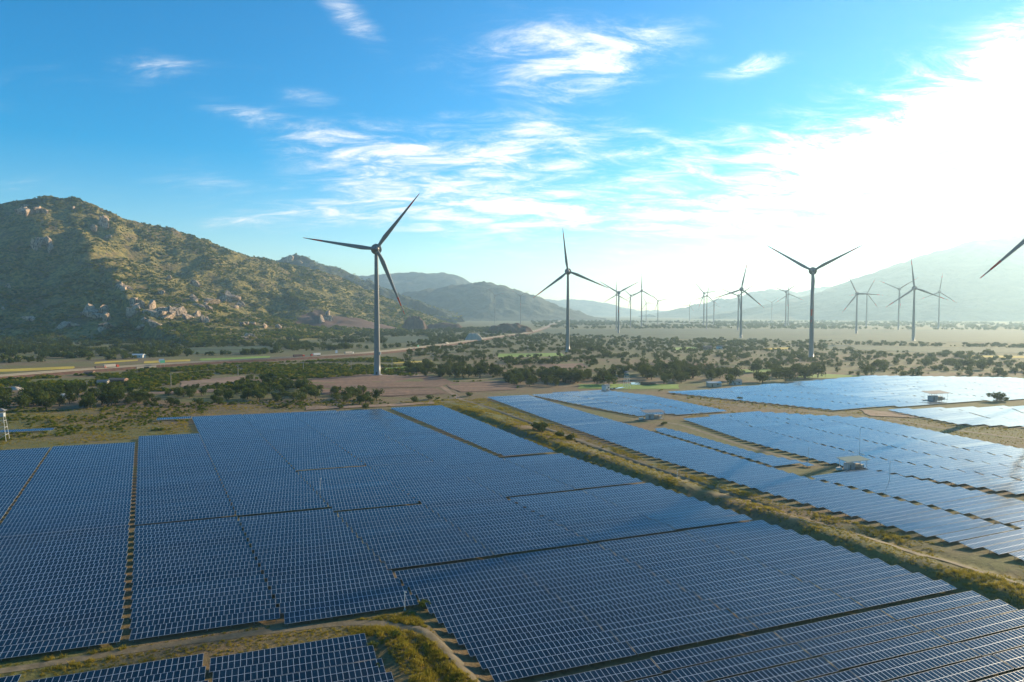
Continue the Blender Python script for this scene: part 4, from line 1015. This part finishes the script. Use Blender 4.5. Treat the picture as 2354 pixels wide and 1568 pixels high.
CROWN = {'dark': [leaf_cloud(40 + s, 620, 8, .085, 'leaf_dark') for s in range(5)], 'light': [leaf_cloud(60 + s, 560, 7, .085, 'leaf_light') for s in range(5)]}
SHRUB = [leaf_cloud(80 + s, 300, 6, .12, 'leaf_light', .7, .05) for s in range(3)]
TRUNK = [trunk_mesh(s) for s in range(4)]
# lean versions for the masses that nobody could count
SRC = {'wood': [bpy.data.objects.new('woodland_clump', leaf_cloud(100 + s, 190, 6, .13, 'leaf_dark' if s < 4 else 'leaf_light', .8, .12, 'woodland_clump')) for s in range(8)],
       'scrub': [bpy.data.objects.new('scrub_clump', leaf_cloud(120 + s, 110, 5, .19, 'leaf_scrub', .7, .05, 'scrub_clump')) for s in range(6)]}
def tuft_mesh(seed):
    g_ = np.random.default_rng(seed); v, f = [], []
    for i in range(26):
        a = g_.uniform(0, 6.28); r_ = g_.uniform(0, .55); x, y = r_ * math.cos(a), r_ * math.sin(a); h_ = g_.uniform(.35, 1.0); ln = g_.normal(0, .28, 2); w_ = g_.uniform(.03, .075); t_ = g_.uniform(0, 6.28)
        o = len(v); v += [(x - w_ * math.cos(t_), y - w_ * math.sin(t_), 0), (x + w_ * math.cos(t_), y + w_ * math.sin(t_), 0), (x + ln[0] + w_ * .4, y + ln[1], h_), (x + ln[0] - w_ * .4, y + ln[1], h_)]; f.append((o, o + 1, o + 2, o + 3))
    return mesh('grass_tuft', v, f, [M['grass_blade']])
SRC['grass'] = [bpy.data.objects.new('grass_tuft', tuft_mesh(s)) for s in range(5)]

def scatter(name, label, cat, pts, sc, kind_):
    n = len(pts); me = bpy.data.meshes.new(name); me.vertices.add(n); me.vertices.foreach_set('co', np.asarray(pts, np.float32).ravel())
    at = me.attributes.new('size', 'FLOAT_VECTOR', 'POINT'); at.data.foreach_set('vector', np.asarray(sc, np.float32).ravel())
    at = me.attributes.new('turn', 'FLOAT_VECTOR', 'POINT'); tv = np.zeros((n, 3), np.float32); tv[:, 2] = rng.uniform(0, 6.283, n); at.data.foreach_set('vector', tv.ravel())
    at = me.attributes.new('pick', 'INT', 'POINT'); at.data.foreach_set('value', rng.integers(0, len(SRC[kind_]), n).astype(np.int32))
    me.update(); o = obj(name, me); tag(o, label, cat, kind='stuff')
    c = bpy.data.collections.new(name + '_source')
    for s in SRC[kind_]: c.objects.link(s)
    ng = bpy.data.node_groups.new(name, 'GeometryNodeTree')
    ng.interface.new_socket('Geometry', in_out='INPUT', socket_type='NodeSocketGeometry'); ng.interface.new_socket('Geometry', in_out='OUTPUT', socket_type='NodeSocketGeometry')
    gi = ng.nodes.new('NodeGroupInput'); go = ng.nodes.new('NodeGroupOutput'); ip = ng.nodes.new('GeometryNodeInstanceOnPoints'); ci = ng.nodes.new('GeometryNodeCollectionInfo')
    ci.inputs['Collection'].default_value = c; ci.inputs['Separate Children'].default_value = True; ci.inputs['Reset Children'].default_value = True
    def attr(nm, typ):
        a = ng.nodes.new('GeometryNodeInputNamedAttribute'); a.data_type = typ; a.inputs['Name'].default_value = nm; return a.outputs[0]
    L = ng.links
    L.new(gi.outputs[0], ip.inputs['Points']); L.new(ci.outputs[0], ip.inputs['Instance']); ip.inputs['Pick Instance'].default_value = True
    L.new(attr('pick', 'INT'), ip.inputs['Instance Index']); L.new(attr('turn', 'FLOAT_VECTOR'), ip.inputs['Rotation']); L.new(attr('size', 'FLOAT_VECTOR'), ip.inputs['Scale'])
    L.new(ip.outputs[0], go.inputs[0])
    md = o.modifiers.new('scatter', 'NODES'); md.node_group = ng; return o

def in_poly_random(pl, n, g_):
    P = np.array([gp(*q) for q in pl]); lo, hi = P.min(0), P.max(0); out_ = np.zeros((0, 2)); tries = 0
    while len(out_) < n and tries < 60:
        c = lo + g_.random((n * 3, 2)) * (hi - lo); out_ = np.concatenate([out_, c[inpoly(c, P)]]); tries += 1
    return out_[:n]
solar_pts = np.array([(T[0], T[1]) for T in TABLES]); solar_half = np.array([T[3] * GAPX / 2 + 2.5 for T in TABLES]); solar_dir = np.array([(math.sin(T[2]), math.cos(T[2])) for T in TABLES])
def free_of_solar(P):
    ok = np.ones(len(P), bool)
    for i in range(0, len(P), 2000):
        q = P[i:i + 2000]; dx = q[:, None, 0] - solar_pts[None, :, 0]; dy = q[:, None, 1] - solar_pts[None, :, 1]
        al = np.abs(dx * solar_dir[None, :, 0] + dy * solar_dir[None, :, 1]); ac = np.abs(-dx * solar_dir[None, :, 1] + dy * solar_dir[None, :, 0])
        ok[i:i + 2000] = ~np.any((al < solar_half[None]) & (ac < 3.2), 1)
    return ok
def free_of_fields(P):
    ok = np.ones(len(P), bool)
    for f in FPOLY: ok &= ~inpoly(P, f)
    for (x, y) in TBASE: ok &= np.hypot(P[:, 0] - x, P[:, 1] - y) > 7
    return ok & (near_road(P) > 17)
def tree(x, y, h_, kind_, label, group, g_, name='tree', cat='tree'):
    z = float(ground_z(x, y)); r = empty(name, (x, y, z), g_.uniform(0, 6.28)); tag(r, label, cat, group)
    wd = h_ * g_.uniform(.62, .92)
    if name == 'tree':
        a = obj('trunk', TRUNK[g_.integers(len(TRUNK))], r); a.scale = (h_, h_, h_)
        a = obj('crown', CROWN[kind_][g_.integers(5)], r); a.scale = (wd, wd, h_)
    else:
        a = obj('foliage', SHRUB[g_.integers(3)], r); a.scale = (h_ * 1.15, h_ * 1.15, h_)
        a = obj('stem', TRUNK[g_.integers(len(TRUNK))], r); a.scale = (h_ * .6, h_ * .6, h_ * .6)
tg_ = np.random.default_rng(5)
ZONES = [(52, [(-40, 908), (-40, 946), (150, 944), (290, 941), (330, 926), (300, 908), (150, 902)], 6.5, 10.5, 'dark', 'dark leafy tree in the thicket behind the left watchtower'),
         (12, [(300, 915), (330, 938), (400, 935), (380, 915)], 4, 6.5, 'dark', 'low dark tree at the right end of the left thicket'),
         (26, [(385, 908), (395, 938), (540, 925), (560, 895), (470, 890)], 4.5, 7.5, 'light', 'green tree in the hedge below the bare earth patch'),
         (46, [(540, 880), (560, 925), (700, 925), (760, 905), (700, 885), (600, 874)], 5, 9, 'light', 'green tree in the belt between the sheds and the left panels'),
         (18, [(760, 898), (770, 930), (880, 928), (870, 905)], 5, 8, 'light', 'green tree at the right end of the belt below the big turbine'),
         (34, [(925, 848), (960, 868), (1150, 872), (1160, 850), (1050, 832), (960, 836)], 7, 11, 'dark', 'dense tree in the clump right of the big turbine foot'),
         (34, [(1160, 866), (1168, 888), (1405, 888), (1385, 868)], 7, 11, 'dark', 'dark tree in the hedge behind the far edge of the eastern panels'),
         (14, [(1300, 793), (1300, 810), (1395, 810), (1390, 794)], 9, 13, 'dark', 'dark tree at the foot of the central turbine'),
         (30, [(1440, 852), (1470, 882), (1690, 885), (1700, 862), (1560, 846)], 8, 13, 'dark', 'tree in the wood behind the lattice watchtower'),
         (18, [(1720, 850), (1740, 884), (1900, 868), (1900, 846)], 8, 13, 'dark', 'tree beside the foot of the large V bladed turbine'),
         (12, [(2000, 840), (2000, 858), (2353, 866), (2353, 842)], 8, 12, 'dark', 'hazy tree behind the farthest panel field')]
for n, pl, h0, h1, kd, lab in ZONES:
    P = in_poly_random(pl, n * 3, tg_); P = P[free_of_solar(P) & (near_road(P) > 15)][:n]
    xs = np.sort(P[:, 0] / P[:, 1])
    for x, y in P:
        q = np.searchsorted(xs, x / y) / max(1, len(xs)); th = 'left third' if q < .333 else 'middle third' if q < .667 else 'right third'
        tree(x, y, tg_.uniform(h0, h1), kd if tg_.random() < .8 else 'light', f'{lab}, {th}', lab.replace('tree', 'trees', 1), tg_)
for px, py, h_, lab in ((1228, 992, 4.2, 'left of two bushy shrubs standing on the verge'), (1248, 994, 5.2, 'right of two bushy shrubs standing on the verge'), (1290, 1003, 3.4, 'spreading shrub on the verge beside the corner block'), (1312, 1012, 3.6, 'low dark shrub on the verge below the two bushy ones'),
                        (2290, 922, 7.5, 'round dark bush at the edge of the farthest field on the right'), (950, 925, 4.6, 'shrub by the far edge of the left panels near the track'), (985, 918, 4.0, 'shrub left of the track at the far end of the verge'), (660, 935, 3.0, 'small shrub in front of the tree belt by the panels'),
                        (530, 930, 2.6, 'small round shrub on the bare bank above the panels'), (780, 938, 3.2, 'pale shrub on the bare bank above the centre panels'), (840, 940, 3.6, 'dark shrub at the back edge of the centre panels'), (975, 1393, 2.0, 'small grey bush at the grass corner by the lamp pole'),
                        (1700, 918, 2.6, 'low bush beside the eastern dirt track'), (1525, 977, 2.2, 'low bush below the small inverter station'), (850, 1490, 1.5, 'dark bush on the rough bank beside the front panels'), (905, 1470, 1.3, 'low bush on the rough grass bank by the gravel track'), (870, 1540, 1.4, 'low bush on the bank at the bottom edge'),
                        (300, 900, 4, 'shrub beside the long dark shed'), (165, 890, 4.6, 'round shrub left of the pale shed'), (290, 886, 4.5, 'shrub right of the long dark shed'), (1075, 910, 3.6, 'lone shrub near the short post'), (1010, 866, 5.0, 'lone tree like shrub on the edge of the ploughed field')):
    p = gp(px, py); tree(p[0], p[1], h_, 'light', lab, None, tg_, 'shrub', 'shrub')

# woods, scrub and grass that read as one mass
sg = np.random.default_rng(9)
def mass(pl, n, h0, h1, noise_s=0.0, thr=0.0, solar=True):
    P = in_poly_random(pl, n, sg)
    if noise_s: P = P[fbm(P[:, 0] / noise_s + 2, P[:, 1] / (noise_s * .6) + 5, 3) > thr]
    P = P[free_of_fields(P)]
    if solar and len(P): P = P[free_of_solar(P)]
    h_ = sg.uniform(h0, h1, len(P)) * (.75 + .5 * sg.random(len(P))); w_ = h_ * sg.uniform(.7, 1.15, len(P))
    return np.column_stack([P, ground_z(P[:, 0], P[:, 1]) - .1 * h_]), np.column_stack([w_, w_, h_])
parts = [mass([(940, 778), (925, 862), (1180, 880), (1440, 868), (1900, 866), (2420, 872), (2420, 795), (1900, 785), (1500, 778), (1250, 768)], 9000, 1.4, 7.5, 26, 0.05),
         mass([(-120, 772), (-120, 838), (300, 826), (600, 816), (720, 800), (700, 786), (560, 780), (300, 774)], 3000, 4, 10, 60, -.08),
         mass([(600, 786), (620, 812), (900, 800), (1180, 768), (1180, 752), (940, 760), (760, 768)], 1500, 6, 11, 150, -.1),
         mass([(1220, 738), (1230, 757), (1800, 757), (2460, 762), (2460, 745), (1800, 738)], 3600, 8, 14, 400, -.12, False),
         mass([(1240, 757), (1500, 778), (2460, 792), (2460, 760), (1800, 756)], 260, 5, 9, 200, .1, False)]
pts = np.concatenate([a for a, b in parts]); scl = np.concatenate([b for a, b in parts])
scatter('distant_woodland', 'scattered dark woods spreading over the plain to the horizon', 'woodland', pts, scl, 'wood')
parts = [mass([(-60, 868), (-60, 906), (500, 900), (900, 880), (1000, 850), (900, 822), (500, 838), (200, 860)], 9000, 0.9, 3.4, 45, -0.12),
         mass([(-60, 940), (-60, 1020), (430, 985), (430, 950), (900, 930), (860, 915), (400, 925)], 2200, .4, 1.6, 30, -0.05),
         mass([(940, 880), (1000, 925), (1120, 905), (1200, 890), (1100, 875)], 160, .8, 2.2, 40, 0.0),
         mass([(1500, 895), (1560, 915), (1900, 945), (1990, 945), (1800, 930), (1640, 905)], 60, .6, 1.6)]
pts = np.concatenate([a for a, b in parts]); scl = np.concatenate([b for a, b in parts])
# hillside scrub
N = 46000
X = sg.uniform(-3000, 0, N * 2); Y = sg.uniform(1330, 3500, N * 2); Z = hz_at(X, Y)
az_ = np.degrees(np.arctan2(X, Y)); e_ = 4.0
gxn = (hz_at(X + e_, Y) - hz_at(X - e_, Y)) / (2 * e_); gyn = (hz_at(X, Y + e_) - hz_at(X, Y - e_)) / (2 * e_)
face = (gxn * X + gyn * Y) + (H - Z) * -1 * -1 > -60          # slopes that face the valley
ii = np.clip(((X - hx[0]) / 8).astype(int), 0, len(hx) - 2); jj = np.clip(((Y - hy[0]) / 8).astype(int), 0, len(hy) - 2)
rk_pts = np.array([hill_hit(q[0], q[1])[:2] if hill_hit(q[0], q[1]) is not None else (0, 0) for q in ROCKS]); rk_r = np.array([q[2] * PS / FPX * 1900 * .62 for q in ROCKS])
clear_of_rock = np.ones(len(X), bool)
for (rx, ry), rad in zip(rk_pts, rk_r): clear_of_rock &= (np.hypot((X - rx), (Y - ry) * .6) > rad) | (sg.random(len(X)) < .25)
keep = clear_of_rock & (Z > 1.0) & (az_ > -42) & face & ~cut[jj, ii] & (fbm(X / 60, Y / 60, 3) > -0.34)
X, Y, Z = X[keep][:N], Y[keep][:N], Z[keep][:N]
h_ = sg.uniform(2.6, 8.0, len(X)) * (.65 + .5 * (fbm(X / 45, Y / 45, 2) > 0.05)); w_ = h_ * sg.uniform(.75, 1.25, len(X))
pts = np.concatenate([pts, np.column_stack([X, Y, Z - .15 * h_])]); scl = np.concatenate([scl, np.column_stack([w_, w_, h_])])
Xf, Yf, Zf = HILL2; sel = sg.integers(0, Xf.size, 5000); q = np.column_stack([Xf.ravel()[sel], Yf.ravel()[sel], Zf.ravel()[sel]]); q = q[q[:, 2] > 2]; q[:, :2] += sg.uniform(-6, 6, (len(q), 2))
h_ = sg.uniform(4, 9, len(q)); pts = np.concatenate([pts, q]); scl = np.concatenate([scl, np.column_stack([h_ * 1.2, h_ * 1.2, h_])])
scatter('hillside_scrub', 'olive scrub and bushes covering the hill and the dry ground below', 'scrub', pts, scl, 'scrub')
# rough grass on the verge, the corner bank and the aisles
gpts = []
v_ = sg.uniform(-75, 330, 60000); u_ = sg.uniform(160, 235, 60000); P = np.column_stack(uw2xy(u_[:, None], v_[:, None]).T if False else (FO[0] + u_ * FU[0] + v_ * FW[0], FO[1] + u_ * FU[1] + v_ * FW[1]))
gpts.append(P[(u_ < east_edge(v_) + 1) & (fbm(P[:, 0] / 7, P[:, 1] / 7, 3) > -.25)][:20000])
u_ = sg.uniform(38, 56, 9000); v_ = sg.uniform(-48, -2, 9000); gpts.append(np.column_stack((FO[0] + u_ * FU[0] + v_ * FW[0], FO[1] + u_ * FU[1] + v_ * FW[1]))[:4200])
u_ = sg.uniform(-45, 56, 9000); v_ = sg.uniform(-11, 2, 9000); gpts.append(np.column_stack((FO[0] + u_ * FU[0] + v_ * FW[0], FO[1] + u_ * FU[1] + v_ * FW[1]))[:2800])
gpts.append(in_poly_random([(-60, 945), (-60, 1040), (290, 1010), (440, 992), (430, 955), (900, 936), (860, 922), (400, 935)], 7000, sg))
gpts.append(in_poly_random([(1540, 900), (1560, 965), (1900, 1075), (2010, 1082), (1900, 1060), (2400, 1060), (2400, 985), (1990, 945), (1800, 935)], 5000, sg))
P = np.concatenate(gpts); P = P[free_of_solar(P)]
TR = np.concatenate([q for q in TRACKS]); TR = TR[TR[:, 1] < 560]
P = np.concatenate([c_[np.min(np.hypot(c_[:, None, 0] - TR[None, :, 0], c_[:, None, 1] - TR[None, :, 1]), 1) > 1.5] for c_ in np.array_split(P, 20)])
h_ = sg.uniform(.16, .44, len(P)) * (1 + .8 * (fbm(P[:, 0] / 11, P[:, 1] / 11, 2) > 0.1))
scatter('rough_grass', 'rough dry golden green grass on the verges between panel fields', 'grass', np.column_stack([P, ground_z(P[:, 0], P[:, 1]) - .03]), np.column_stack([h_ * 1.5, h_ * 1.5, h_]), 'grass')

# ------------------------------------------------------------------ morning haze
m_, t, out = mat('haze')
pv = t.node('ShaderNodeVolumePrincipled'); pv.inputs['Color'].default_value = (0.56, 0.81, 1.0, 1); pv.inputs['Density'].default_value = 7.5e-5; pv.inputs['Anisotropy'].default_value = 0.52
t.l.new(pv.outputs[0], out.inputs['Volume'])
hb = MB().box(0, 8000, 395, 31000, 24000, 810)
tag(hb.build('haze', [M['haze']]), 'thin bluish morning haze lying over the whole plain', 'haze', kind='stuff')
